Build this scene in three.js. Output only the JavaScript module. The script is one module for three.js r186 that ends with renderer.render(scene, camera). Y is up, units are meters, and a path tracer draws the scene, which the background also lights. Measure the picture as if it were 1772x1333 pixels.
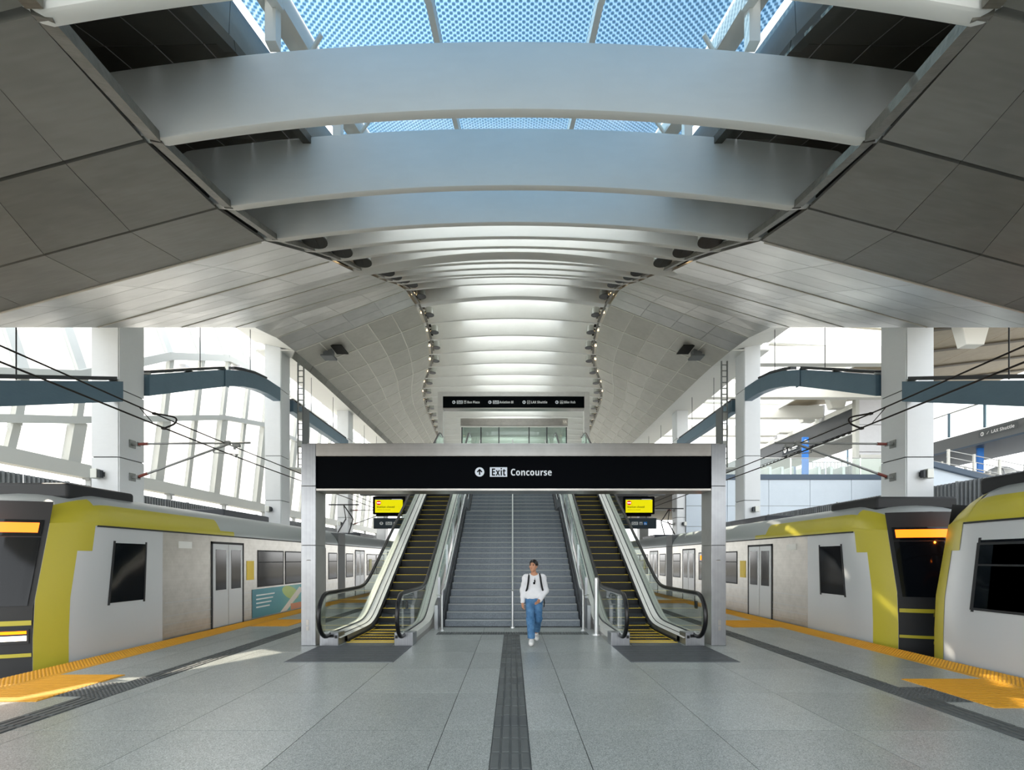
import * as THREE from 'three';
import { mergeGeometries, toCreasedNormals } from 'three/addons/utils/BufferGeometryUtils.js';
import { RoundedBoxGeometry } from 'three/addons/geometries/RoundedBoxGeometry.js';

// ---------------------------------------------------------------- camera, sky, sun, exposure
const scene = new THREE.Scene();
const FOCAL = 837;                                              // focal length in pixels of the 1772 x 1333 frame
const camera = new THREE.PerspectiveCamera(2 * Math.atan(666.5 / FOCAL) * 180 / Math.PI, 1772 / 1333, 0.1, 400);
camera.position.set(0, 1.75, 0);
camera.lookAt(0, 1.75, -10);
camera.setViewOffset(1772, 1333, -1, -301.5, 1772, 1333);       // rising front: the verticals stay vertical
const renderer = new THREE.WebGLRenderer({ antialias: true });
renderer.toneMapping = THREE.LinearToneMapping;
renderer.toneMappingExposure = 2.5;
renderer.shadowMap.enabled = true;
const sunDirection = new THREE.Vector3(-0.62, 0.70, -0.36).normalize();
{                                                               // hazy bright sky: pale blue overhead, white towards the horizon and around the sun
  const W = 512, H = 256, data = new Float32Array(W * H * 4);
  for (let j = 0; j < H; j++) {
    const up = ((j + 0.5) / H - 0.5) * Math.PI, y = Math.sin(up), t = Math.pow(Math.max(0, y), 0.55);
    for (let i = 0; i < W; i++) {
      const round = ((i + 0.5) / W - 0.5) * 2 * Math.PI, x = Math.cos(round) * Math.cos(up), z = Math.sin(round) * Math.cos(up);
      const c = x * sunDirection.x + y * sunDirection.y + z * sunDirection.z, glow = 0.9 * Math.pow(Math.max(0, c), 6) + 0.35 * Math.pow(Math.max(0, c), 2);
      const base = [[2.0, 0.42], [2.0, 0.50], [1.97, 0.60]].map(([h, zen]) => h + (zen - h) * t);
      const k = (j * W + i) * 4;
      base.forEach((b, n) => { data[k + n] = (y < 0 ? [0.6, 0.58, 0.54][n] : b + glow * [1, 0.97, 0.9][n]); });
      data[k + 3] = 1;
    }
  }
  const t = new THREE.DataTexture(data, W, H, THREE.RGBAFormat, THREE.FloatType);
  t.mapping = THREE.EquirectangularReflectionMapping; t.magFilter = t.minFilter = THREE.LinearFilter; t.colorSpace = THREE.LinearSRGBColorSpace; t.needsUpdate = true;
  scene.background = scene.environment = t;
}
const sun = new THREE.DirectionalLight(0xfff1dc, 3.0);
sun.name = 'sun';
sun.position.copy(sunDirection).multiplyScalar(80).add(new THREE.Vector3(0, 0, -22));
sun.target.position.set(0, 0, -22);
sun.castShadow = true;
sun.shadow.mapSize.set(4096, 4096);
Object.assign(sun.shadow.camera, { left: -45, right: 45, top: 45, bottom: -45, near: 1, far: 180 });
scene.add(sun, sun.target);

// ---------------------------------------------------------------- helpers
const V = (x, y, d) => new THREE.Vector3(x, y, -d);             // d is the distance in front of the camera
let seed = 12345;
const rnd = () => { seed = (seed * 1664525 + 1013904223) >>> 0; return seed / 4294967296; };
const rr = (a, b) => a + (b - a) * rnd();
const lerp = (a, b, t) => a + (b - a) * t;
const clamp = (x, a, b) => Math.min(b, Math.max(a, x));
function table(xs, ys) {                                        // piecewise linear
  return (x) => {
    if (x <= xs[0]) return ys[0];
    for (let i = 1; i < xs.length; i++) if (x <= xs[i]) return lerp(ys[i - 1], ys[i], (x - xs[i - 1]) / (xs[i] - xs[i - 1]));
    return ys[ys.length - 1];
  };
}
function metres(g) {                                            // uv in metres, by the main direction of each face
  if (g.index) g = g.toNonIndexed();
  const p = g.attributes.position, uv = new Float32Array(p.count * 2), a = new THREE.Vector3(), b = new THREE.Vector3(), c = new THREE.Vector3(), n = new THREE.Vector3();
  for (let i = 0; i < p.count; i += 3) {
    a.fromBufferAttribute(p, i); b.fromBufferAttribute(p, i + 1); c.fromBufferAttribute(p, i + 2);
    n.crossVectors(b.clone().sub(a), c.clone().sub(a));
    const ax = Math.abs(n.x), ay = Math.abs(n.y), az = Math.abs(n.z);
    [a, b, c].forEach((q, k) => {
      const [s, t] = ay >= ax && ay >= az ? [q.x, q.z] : ax >= az ? [q.z, q.y] : [q.x, q.y];
      uv[(i + k) * 2] = s; uv[(i + k) * 2 + 1] = t;
    });
  }
  g.setAttribute('uv', new THREE.BufferAttribute(uv, 2));
  return g;
}
function tidy(g) {
  g = metres(g);
  for (const k of Object.keys(g.attributes)) if (!['position', 'normal', 'uv'].includes(k)) g.deleteAttribute(k);
  if (!g.attributes.normal) g.computeVertexNormals();
  g.clearGroups();
  return g;
}
const join = (list) => { list = [].concat(list).map(tidy); return list.length === 1 ? list[0] : mergeGeometries(list); };
function place(g, x = 0, y = 0, z = 0, rx = 0, ry = 0, rz = 0) {
  return g.applyMatrix4(new THREE.Matrix4().compose(new THREE.Vector3(x, y, z), new THREE.Quaternion().setFromEuler(new THREE.Euler(rx, ry, rz)), new THREE.Vector3(1, 1, 1)));
}
const box = (w, h, l, x, y, d, rx, ry, rz) => place(new THREE.BoxGeometry(w, h, l), x, y, -d, rx, ry, rz);
const rbox = (w, h, l, r, x, y, d, rx, ry, rz) => place(new RoundedBoxGeometry(w, h, l, 2, r), x, y, -d, rx, ry, rz);
const span = (x0, x1, y0, y1, d0, d1) => box(Math.abs(x1 - x0), Math.abs(y1 - y0), Math.abs(d1 - d0), (x0 + x1) / 2, (y0 + y1) / 2, (d0 + d1) / 2);
const rspan = (x0, x1, y0, y1, d0, d1, r = 0.01) => rbox(Math.abs(x1 - x0), Math.abs(y1 - y0), Math.abs(d1 - d0), r, (x0 + x1) / 2, (y0 + y1) / 2, (d0 + d1) / 2);
const cyl = (r0, r1, h, x, y, d, seg = 16, rx = 0, ry = 0, rz = 0) => place(new THREE.CylinderGeometry(r0, r1, h, seg), x, y, -d, rx, ry, rz);
function beam(p, q, w, h = w) {                                 // a bar from p to q
  const dir = q.clone().sub(p), m = new THREE.Matrix4(), z = dir.clone().normalize();
  const up0 = Math.abs(z.y) > 0.95 ? new THREE.Vector3(0, 0, 1) : new THREE.Vector3(0, 1, 0);
  const x = new THREE.Vector3().crossVectors(up0, z).normalize(), y = new THREE.Vector3().crossVectors(z, x);
  m.makeBasis(x, y, z).setPosition(p.clone().add(q).multiplyScalar(0.5));
  return new THREE.BoxGeometry(w, h, dir.length()).applyMatrix4(m);
}
function rod(p, q, r, seg = 8) {
  const dir = q.clone().sub(p), g = new THREE.CylinderGeometry(r, r, dir.length(), seg);
  return g.applyMatrix4(new THREE.Matrix4().compose(p.clone().add(q).multiplyScalar(0.5), new THREE.Quaternion().setFromUnitVectors(new THREE.Vector3(0, 1, 0), dir.normalize()), new THREE.Vector3(1, 1, 1)));
}
const tube = (pts, r, n = 32, seg = 8, tension = 0.5) => new THREE.TubeGeometry(new THREE.CatmullRomCurve3(pts, false, 'catmullrom', tension), n, r, seg, false);
function slab(a, b, c, d, t) {                                  // closed slab on the quad a b c d, thickened to the side away from the viewer below
  const n = new THREE.Vector3().crossVectors(c.clone().sub(a), d.clone().sub(b)).normalize();
  if (n.y < 0) n.negate();
  const e = [a, b, c, d].map((p) => p.clone().addScaledVector(n, t)), P = [a, b, c, d, ...e], F = [[0, 1, 2, 3], [7, 6, 5, 4], [0, 4, 5, 1], [1, 5, 6, 2], [2, 6, 7, 3], [3, 7, 4, 0]], pos = [];
  for (const f of F) for (const i of [f[0], f[1], f[2], f[0], f[2], f[3]]) pos.push(P[i].x, P[i].y, P[i].z);
  const g = new THREE.BufferGeometry().setAttribute('position', new THREE.Float32BufferAttribute(pos, 3));
  g.computeVertexNormals();
  return orient(g);
}
function orient(g) {                                            // faces of a closed convex piece outwards
  const p = g.attributes.position, c = new THREE.Vector3(), a = new THREE.Vector3(), b = new THREE.Vector3(), d = new THREE.Vector3(), n = new THREE.Vector3();
  for (let i = 0; i < p.count; i++) c.add(a.fromBufferAttribute(p, i)); c.divideScalar(p.count);
  for (let i = 0; i < p.count; i += 3) {
    a.fromBufferAttribute(p, i); b.fromBufferAttribute(p, i + 1); d.fromBufferAttribute(p, i + 2);
    n.crossVectors(b.clone().sub(a), d.clone().sub(a));
    if (n.dot(a.clone().add(b).add(d).divideScalar(3).sub(c)) < 0) { p.setXYZ(i + 1, d.x, d.y, d.z); p.setXYZ(i + 2, b.x, b.y, b.z); }
  }
  g.computeVertexNormals();
  return g;
}
function prism(poly, x0, x1, bevel = 0) {                       // polygon in (distance, height), extruded across from x0 to x1
  const s = new THREE.Shape(poly.map(([d, y]) => new THREE.Vector2(d, y)));
  const g = new THREE.ExtrudeGeometry(s, { depth: Math.abs(x1 - x0) - 2 * bevel, bevelEnabled: bevel > 0, bevelSize: bevel, bevelThickness: bevel, bevelOffset: -bevel, bevelSegments: 1, curveSegments: 4 });
  return g.applyMatrix4(new THREE.Matrix4().set(0, 0, 1, Math.min(x0, x1) + bevel, 0, 1, 0, 0, -1, 0, 0, 0, 0, 0, 0, 1));
}
function sweep(section, path, closed = false) {                 // section [[x, dy]...] carried along path [[d, y]...] without turning
  const m = section.length, pos = [], idx = [], k = closed ? m : m - 1;
  for (const [d, y] of path) for (const [x, dy] of section) pos.push(x, y + dy, -d);
  for (let i = 0; i + 1 < path.length; i++) for (let j = 0; j < k; j++) {
    const a = i * m + j, b = i * m + (j + 1) % m, c = a + m, d = b + m;
    idx.push(a, b, c, b, d, c);
  }
  const g = new THREE.BufferGeometry().setAttribute('position', new THREE.Float32BufferAttribute(pos, 3));
  g.setIndex(idx);
  return toCreasedNormals(g, 0.5);
}
const used = {};
function numbered(name) { const n = used[name] = (used[name] ?? -1) + 1; return n ? name + '_' + String(n).padStart(3, '0') : name; }
function mesh(name, geoms, mat, parent, label) {
  const m = new THREE.Mesh(Array.isArray(geoms) ? join(geoms) : geoms.userData.done ? geoms : Object.assign(tidy(geoms), { userData: { done: true } }), mat);
  m.name = parent ? name : numbered(name);
  m.castShadow = m.receiveShadow = true;
  if (label) m.userData.label = label;
  (parent ?? scene).add(m);
  return m;
}
function tag(o, label, category, group) { Object.assign(o.userData, { label, category }); if (group) o.userData.group = group; return o; }
function thing(name, label, category, pos, group) {
  const o = new THREE.Group(); o.name = numbered(name); scene.add(o);
  if (pos) o.position.copy(pos);
  return tag(o, label, category, group);
}
function structure(name) { const o = new THREE.Group(); o.name = numbered(name); o.userData.kind = 'structure'; scene.add(o); return o; }
const ORD = ['first', 'second', 'third', 'fourth', 'fifth', 'sixth', 'seventh', 'eighth', 'ninth', 'tenth', 'eleventh', 'twelfth', 'thirteenth', 'fourteenth', 'fifteenth', 'sixteenth', 'seventeenth', 'eighteenth', 'nineteenth', 'twentieth', 'twenty-first', 'twenty-second', 'twenty-third', 'twenty-fourth', 'twenty-fifth', 'twenty-sixth', 'twenty-seventh', 'twenty-eighth', 'twenty-ninth', 'thirtieth', 'thirty-first', 'thirty-second'];
const sideName = (s) => (s < 0 ? 'left' : 'right');

// ---------------------------------------------------------------- textures
function dataTexture(n, fn, { srgb = true, size = 1, m = n } = {}) {
  const data = new Uint8Array(n * m * 4);
  for (let j = 0; j < m; j++) for (let i = 0; i < n; i++) {
    const c = fn(i / n, j / m, i, j), k = (j * n + i) * 4;
    data[k] = clamp(c[0], 0, 255); data[k + 1] = clamp(c[1], 0, 255); data[k + 2] = clamp(c[2], 0, 255); data[k + 3] = 255;
  }
  const t = new THREE.DataTexture(data, n, m);
  t.wrapS = t.wrapT = THREE.RepeatWrapping; t.magFilter = THREE.LinearFilter; t.minFilter = THREE.LinearMipmapLinearFilter; t.generateMipmaps = true;
  if (srgb) t.colorSpace = THREE.SRGBColorSpace;
  t.repeat.set(1 / size, 1 / size);
  t.needsUpdate = true;
  return t;
}
function lattice(n) { const a = new Float32Array(n * n); for (let i = 0; i < a.length; i++) a[i] = rnd(); return (u, v) => {
  u = (u - Math.floor(u)) * n; v = (v - Math.floor(v)) * n;
  const i = Math.floor(u), j = Math.floor(v), f = u - i, g = v - j, s = f * f * (3 - 2 * f), t = g * g * (3 - 2 * g), at = (x, y) => a[(y % n) * n + (x % n)];
  return lerp(lerp(at(i, j), at(i + 1, j), s), lerp(at(i, j + 1), at(i + 1, j + 1), s), t);
}; }
const L4 = lattice(4), L8 = lattice(8), L16 = lattice(16), L32 = lattice(32), L64 = lattice(64), L128 = lattice(128);
const clouds = (u, v) => L4(u, v) * 0.4 + L8(u, v) * 0.3 + L16(u, v) * 0.2 + L32(u, v) * 0.1;
const hex = (h) => [(h >> 16) & 255, (h >> 8) & 255, h & 255];
const speckled = (base, lights, darks, amount) => { const b = hex(base); return dataTexture(256, (u, v, i, j) => {
  const r = rnd(), k = clouds(u, v) * 14 - 7, s = L128(u, v) * 14 - 7;
  const d = r < amount ? lights * rr(0.4, 1) : r > 1 - amount ? -darks * rr(0.4, 1) : rr(-5, 5);
  return b.map((c) => c + d + k + s);
}, { size: 1.3 }); };
const brushed = (base, amp, size, across) => { const b = hex(base), row = Array.from({ length: 512 }, () => rnd() - 0.5); return dataTexture(512, (u, v, i, j) => {
  const k = row[across ? i : j] * amp + (rnd() - 0.5) * amp * 0.4 + (clouds(u, v) - 0.5) * amp * 1.6;
  return b.map((c) => c + k);
}, { size }); };
const roughTex = (lo, hi, size) => dataTexture(256, (u, v) => { const k = lerp(lo, hi, clouds(u, v)) * 255; return [k, k, k]; }, { srgb: false, size });
const smear = (base, amp, size) => { const b = hex(base); return dataTexture(256, (u, v) => { const k = (clouds(u, v) - 0.5) * amp + (L64(u * 0.25, v) - 0.5) * amp * 0.3; return b.map((c) => c + k); }, { size }); };

// ---------------------------------------------------------------- materials
const std = (o) => new THREE.MeshStandardMaterial(o), phy = (o) => new THREE.MeshPhysicalMaterial(o);
const M = {
  terrazzo: [0x9fa5a3, 0x9ba19f, 0xa4aaa8].map((c) => std({ map: speckled(c, 52, 66, 0.2), roughness: 0.4, roughnessMap: roughTex(0.6, 1, 2.3) })),
  grout: std({ color: 0x3a3c3a, roughness: 0.9 }),
  stair: std({ map: speckled(0x767f88, 60, 50, 0.12), roughness: 0.5 }),
  nosing: std({ color: 0xa9adac, roughness: 0.55 }),
  white: std({ color: 0xe4e5e0, roughness: 0.5 }),
  rib: std({ map: smear(0xdfe0dc, 8, 3), roughness: 0.42 }),
  column: std({ map: smear(0xe2e6e8, 5, 2), roughness: 0.38 }),
  frame: std({ color: 0xb9bcb8, roughness: 0.5 }),
  columnJoint: std({ color: 0x5c6062, roughness: 0.8 }),
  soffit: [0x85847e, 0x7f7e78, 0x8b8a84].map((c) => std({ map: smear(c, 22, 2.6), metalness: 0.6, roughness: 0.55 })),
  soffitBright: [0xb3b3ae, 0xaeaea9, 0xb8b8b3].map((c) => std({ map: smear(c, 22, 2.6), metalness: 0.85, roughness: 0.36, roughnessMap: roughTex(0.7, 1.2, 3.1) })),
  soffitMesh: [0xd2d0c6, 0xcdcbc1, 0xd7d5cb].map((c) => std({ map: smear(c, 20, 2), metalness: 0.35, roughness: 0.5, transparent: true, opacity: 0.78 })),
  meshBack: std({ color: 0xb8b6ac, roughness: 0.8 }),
  brace: std({ color: 0xffffff, roughness: 0.6 }),
  soffitJoint: std({ color: 0xdedcd2, metalness: 0.2, roughness: 0.5 }),
  edge: std({ map: brushed(0x75736b, 22, 0.4), metalness: 0.6, roughness: 0.5 }),
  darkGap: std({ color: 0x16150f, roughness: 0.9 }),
  bronze: [0x44423a, 0x403e36, 0x49473f].map((c) => std({ map: smear(c, 8, 2), metalness: 0.55, roughness: 0.45 })),
  zinc: std({ map: smear(0x70777a, 12, 1.5), metalness: 0.7, roughness: 0.35 }),
  steel: std({ map: brushed(0x9da0a4, 14, 1.1, true), metalness: 0.8, roughness: 0.3, roughnessMap: roughTex(0.8, 1.3, 1.7) }),
  steelAcross: std({ map: brushed(0xaca9a4, 14, 1.1), metalness: 0.75, roughness: 0.3 }),
  paleSteel: std({ map: brushed(0xd2d2ce, 10, 1.1), metalness: 0.3, roughness: 0.4 }),
  reveal: std({ map: brushed(0xb4b4b0, 12, 1.1, true), metalness: 0.5, roughness: 0.35 }),
  chrome: std({ color: 0xdcdedf, metalness: 0.85, roughness: 0.34 }),
  galvanised: std({ map: smear(0x9a9d9c, 24, 0.6), metalness: 0.6, roughness: 0.5 }),
  black: phy({ color: 0x05070a, roughness: 0.5, specularIntensity: 0.08 }),
  matBlack: std({ color: 0x17181a, roughness: 0.8 }),
  rubber: std({ color: 0x0e0f11, roughness: 0.33 }),
  grey: std({ color: 0x6a6e70, roughness: 0.6 }),
  charcoal: std({ color: 0x33383d, roughness: 0.55 }),
  slate: std({ map: smear(0x587486, 10, 2), roughness: 0.42, metalness: 0.2 }),
  yellow: std({ map: smear(0xe0a428, 20, 0.7), roughness: 0.6 }),
  yellowWorn: [0xd89e2c, 0xd09626].map((c) => std({ map: smear(c, 34, 0.5), roughness: 0.65 })),
  safety: std({ color: 0xf2d040, roughness: 0.5 }),
  tactile: [0x54595a, 0x505556, 0x595e5e].map((c) => std({ map: smear(c, 12, 0.4), roughness: 0.6 })),
  glass: phy({ color: 0xf4faf7, transmission: 1, roughness: 0.02, thickness: 0, ior: 1.5 }),
  greenGlass: phy({ color: 0xe6f1ec, transmission: 1, roughness: 0.02, thickness: 0, ior: 1.5 }),
  frosted: phy({ color: 0xffffff, transmission: 0.85, roughness: 0.93, thickness: 0, ior: 1.45 }),
  opal: phy({ color: 0xf4f7f8, transmission: 0.95, roughness: 0.9, thickness: 0, ior: 1.45 }),
  opalPanel: phy({ color: 0xb4b6b4, transmission: 0.85, roughness: 0.9, thickness: 0, ior: 1.45 }),
  trainGlass: phy({ color: 0x0a0f14, roughness: 0.08, specularIntensity: 0.6 }),
  trainSteel: std({ map: brushed(0xbab8b2, 16, 0.9), metalness: 0.8, roughness: 0.36 }),
  trainSilver: std({ color: 0xc5c9cb, metalness: 0.25, roughness: 0.4 }),
  trainRoof: std({ color: 0xaeb5b6, metalness: 0.3, roughness: 0.45 }),
  trainYellow: std({ color: 0xb8ae34, roughness: 0.38 }),
  trainDark: std({ color: 0x1d2023, roughness: 0.6 }),
  aluminium: std({ color: 0xb9bcbc, metalness: 0.9, roughness: 0.35 }),
  lens: std({ color: 0x3c3e3d, roughness: 0.35, metalness: 0.3 }),
  lamp: std({ color: 0xb2b4ae, metalness: 0.6, roughness: 0.4 }),
  warm: std({ color: 0xffe2b0, emissive: 0xffd9a0, emissiveIntensity: 2.2 }),
  amber: std({ color: 0xff7a10, emissive: 0xff6a08, emissiveIntensity: 1.6 }),
  headlight: std({ color: 0xfff0d8, emissive: 0xfff0d8, emissiveIntensity: 2.0 }),
  wire: std({ color: 0x2a2826, roughness: 0.6, metalness: 0.4 }),
  red: std({ color: 0x7e3a30, roughness: 0.5 }),
  blue: std({ color: 0x1579d8, roughness: 0.4 }),
  concrete: std({ map: smear(0x9c9b96, 22, 3), roughness: 0.85 }),
  ground: std({ map: smear(0x8d8a82, 30, 6), roughness: 0.95 }),
  tan: std({ map: smear(0x9b8f78, 18, 2), metalness: 0.2, roughness: 0.5 }),
  tanDark: std({ color: 0x5d564a, roughness: 0.6 }),
  corrugated: std({ map: smear(0x8d9194, 18, 1), metalness: 0.5, roughness: 0.45 }),
  panelBlue: std({ map: smear(0xc3d0dc, 6, 2), roughness: 0.45 }),
  slateDark: std({ color: 0x3f5266, roughness: 0.5 }),
  paleMetal: std({ map: smear(0xcfd0d4, 10, 2), metalness: 0.3, roughness: 0.4 }),
};
// ---------------------------------------------------------------- roof: ribs, soffits, skylight
// station of each rib: distance, height of its underside at the centre, half width and height of the opening between the soffits
const RIB = [[2.73, 5.10, 2.73, 4.84, 0.1], [4.39, 5.84, 3.34, 5.55, 0.1], [6.05, 6.43, 3.70, 6.14, 0.1], [7.70, 7.12, 3.95, 6.82, 0.1], [9.36, 8.00, 4.03, 7.70, 0.1], [11.0, 8.87, 4.12, 8.54, 0.1],
  [12.67, 9.80, 4.18, 9.30, 0.33], [14.3, 10.55, 4.30, 10.2, 0.12], [16.0, 11.4, 4.45, 11.05, 0.12], [17.6, 12.15, 4.58, 11.85, 0.12], [19.3, 13.05, 4.62, 12.72, 0.12], [20.95, 13.70, 4.63, 13.41, 0.12], [22.6, 14.05, 4.54, 13.63, 0.34]];
const farX = table([22.6, 24.46, 26.3, 28.2, 30.0, 31.9, 33.8, 36, 40, 48, 62], [4.54, 4.50, 4.60, 4.85, 5.2, 5.8, 6.3, 6.7, 7.0, 7.4, 7.6]);
for (let k = 0; k < 20; k++) { const d = 24.46 + 1.86 * k; RIB.push([d, 13.95, farX(d), 13.66, 0.12]); }
const rd = RIB.map((r) => r[0]);
const ribY = table(rd, RIB.map((r) => r[1])), innerX = table(rd, RIB.map((r) => r[2])), innerY = table(rd, RIB.map((r) => r[3]));
const SLOPE = 0.27;
function outerX(d) {
  if (d < 7.7) return Math.min(9.06, 1.06 * d + 1.6) < innerX(d) + 1.5 ? innerX(d) + 1.5 : Math.min(9.06, 1.06 * d + 1.6);
  return table([7.7, 12.67, 19.5, 22.6, 26, 62], [9.06, 9.7, 10.3, 10.15, 10.05, 10.05])(d);
}
function outerY(d) {
  if (d < 7.7) return innerY(d) - SLOPE * (outerX(d) - innerX(d));
  return table([7.7, 19.3, 21, 23.5, 62], [1.75 + 0.479 * 7.7, 1.75 + 0.479 * 19.3, 11.35, 11.5, 11.5])(d);
}
const soffitAt = (s, d, v) => V(s * lerp(innerX(d), outerX(d), v), lerp(innerY(d), outerY(d), v), d);
const RIB_DEPTH = (i) => (i < 2 ? 0.62 : i < 12 ? 0.72 : 1.0);

// ribs
RIB.forEach(([d, yc, xi, yi, t], i) => {
  const xe = xi + 0.48, sag = yc - yi, bot = (x) => yc - sag * (x / xi) ** 2 + 0.45 * Math.max(0, Math.abs(x) - xi + 0.06), top = (x) => yc + RIB_DEPTH(i) - 0.8 * sag * (x / xi) ** 2, r = 0.16, pts = [];
  for (let k = 0; k <= 24; k++) { const x = lerp(-xe, xe, k / 24); pts.push(new THREE.Vector2(x, bot(x))); }
  for (let k = 0; k <= 4; k++) { const a = k / 4 * Math.PI / 2; pts.push(new THREE.Vector2(xe - r + r * Math.cos(a), top(xe - r) - r + r * Math.sin(a))); }
  for (let k = 1; k < 24; k++) { const x = lerp(xe - r, -xe + r, k / 24); pts.push(new THREE.Vector2(x, top(x))); }
  for (let k = 0; k <= 4; k++) { const a = (1 + k / 4) * Math.PI / 2; pts.push(new THREE.Vector2(-xe + r + r * Math.cos(a), top(xe - r) - r + r * Math.sin(a))); }
  const g = new THREE.ExtrudeGeometry(new THREE.Shape(pts), { depth: t - 0.04, bevelEnabled: true, bevelSize: 0.02, bevelThickness: 0.02, bevelOffset: -0.02, bevelSegments: 2, curveSegments: 4 });
  g.translate(0, 0, -d - t + 0.02);
  const label = i === 0 ? 'white curved roof rib just entering at the upper corners of the view' : i === 6 ? 'wide curved roof rib with a grey underside, over the first pair of columns'
    : i === 12 ? 'wide white curved roof rib where the sloping roof turns level' : 'white curved roof rib, ' + ORD[i] + ' one counted from the nearest';
  tag(mesh('roof_rib', [toCreasedNormals(g, 0.5)], M.rib), label, 'roof beam', 'curved ribs under the skylight');
});

// perforated soffits, panel by panel
const CROSS = 4;
for (const s of [-1, 1]) {
  const c = structure('ceiling_' + sideName(s));
  const stations = [-2, 1.0, ...rd];
  for (let i = 0; i + 1 < stations.length; i++) {
    const a = stations[i], b = stations[i + 1], slope = a > 7.6 && a < 22, far = a >= 22.5;
    const halves = slope ? 2 : 1;
    for (let h = 0; h < halves; h++) {
      const d0 = lerp(a, b, h / halves), d1 = lerp(a, b, (h + 1) / halves), gd = far ? 0.012 : slope ? 0.006 : 0.03, n = far ? 5 : CROSS;
      const yOff = (d) => (d < 2.73 ? 0 : 0);
      for (let j = 0; j < n; j++) {
        const w = 0.0008, v0 = j / n + w, v1 = (j + 1) / n - w;
        const q = [soffitAt(s, d0 + gd, v0), soffitAt(s, d1 - gd, v0), soffitAt(s, d1 - gd, v1), soffitAt(s, d0 + gd, v1)];
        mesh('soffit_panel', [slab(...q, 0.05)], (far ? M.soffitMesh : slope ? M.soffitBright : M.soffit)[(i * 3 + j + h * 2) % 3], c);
      }
      if (far) for (let j = 1; j < n; j++) mesh('joint_cover', [beam(soffitAt(s, d0, j / n).add(V(0, -0.008, 0)), soffitAt(s, d1, j / n).add(V(0, -0.008, 0)), 0.05, 0.02)], M.soffitJoint, c);
    }
    if (far || (slope && i % 2)) mesh('joint_cover', [beam(soffitAt(s, a, 0.01).add(V(0, -0.008, 0)), soffitAt(s, a, 0.99).add(V(0, -0.008, 0)), far ? 0.06 : 0.03, 0.02)], M.soffitJoint, c);
    // trim along the opening, with the clips seen along the sloping part
    const e = [soffitAt(s, a + 0.02, -0.03), soffitAt(s, b - 0.02, -0.03)];
    mesh('edge_trim', [beam(e[0].add(V(0, 0.02, 0)), e[1].add(V(0, 0.02, 0)), 0.1, 0.08)], M.edge, c);
    if (a > 7.6) mesh('edge_clip', [0.1, 0.37, 0.63, 0.9].map((t) => { const d = lerp(a, b, t), p = soffitAt(s, d, -0.045); return box(0.1, 0.07, 0.16, p.x, p.y + 0.14, d); }), t2(i), c);
    // backing sheet that closes the gaps
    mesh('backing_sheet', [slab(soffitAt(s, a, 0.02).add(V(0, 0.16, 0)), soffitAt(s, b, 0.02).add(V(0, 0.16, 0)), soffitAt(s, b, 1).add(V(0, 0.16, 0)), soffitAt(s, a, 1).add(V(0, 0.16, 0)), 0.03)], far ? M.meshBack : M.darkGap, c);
    if (far) for (let j = 0; j < 4; j++) { const z = (i + j) % 2, y = V(0, 0.1, 0); mesh('brace', [beam(soffitAt(s, z ? a : b, 0.06 + j * 0.23).add(y), soffitAt(s, z ? b : a, 0.06 + (j + 1) * 0.23).add(y), 0.09, 0.05)], M.brace, c); }
    if (far) mesh('brace', [beam(soffitAt(s, a, 0.53).add(V(0, 0.1, 0)), soffitAt(s, b, 0.53).add(V(0, 0.1, 0)), 0.14, 0.05)], M.brace, c);
    // outer wing beyond the visible edge: white fascia strip over the columns
    const wing = (d, x, dy) => V(s * x, Math.max(outerY(d) + dy, d < 7.7 ? 5.75 : 0), d), xo = (d) => outerX(d) + 0.03;
    mesh('wing_panel', [slab(V(s * xo(a), outerY(a) + 0.05, a + 0.01), V(s * xo(b), outerY(b) + 0.05, b - 0.01), wing(b, 12, far ? 0.06 : 0.45), wing(a, 12, far ? 0.06 : 0.45), 0.06)], M.white, c);
    // outer skin of the canopy
    mesh('roof_sheet', [slab(V(s * (innerX(a) + 0.55), innerY(a) + 0.95, a), V(s * (innerX(b) + 0.55), innerY(b) + 0.95, b), V(s * 12.1, Math.max(outerY(b), 5.75) + 0.7, b), V(s * 12.1, Math.max(outerY(a), 5.75) + 0.7, a), 0.05)], M.white, c);
  }
  // bullnose fascia on the upper level
  for (let i = 12; i + 1 < RIB.length; i++) {
    const a = rd[i] + 0.015, b = rd[i + 1] - 0.015, x = (d) => outerX(d);
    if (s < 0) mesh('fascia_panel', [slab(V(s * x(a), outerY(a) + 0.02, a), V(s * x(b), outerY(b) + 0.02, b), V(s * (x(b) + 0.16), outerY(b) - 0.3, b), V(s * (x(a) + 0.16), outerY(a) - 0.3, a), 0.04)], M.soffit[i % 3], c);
  }
}
function t2(i) { return i % 3 ? M.edge : M.darkGap; }

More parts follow.
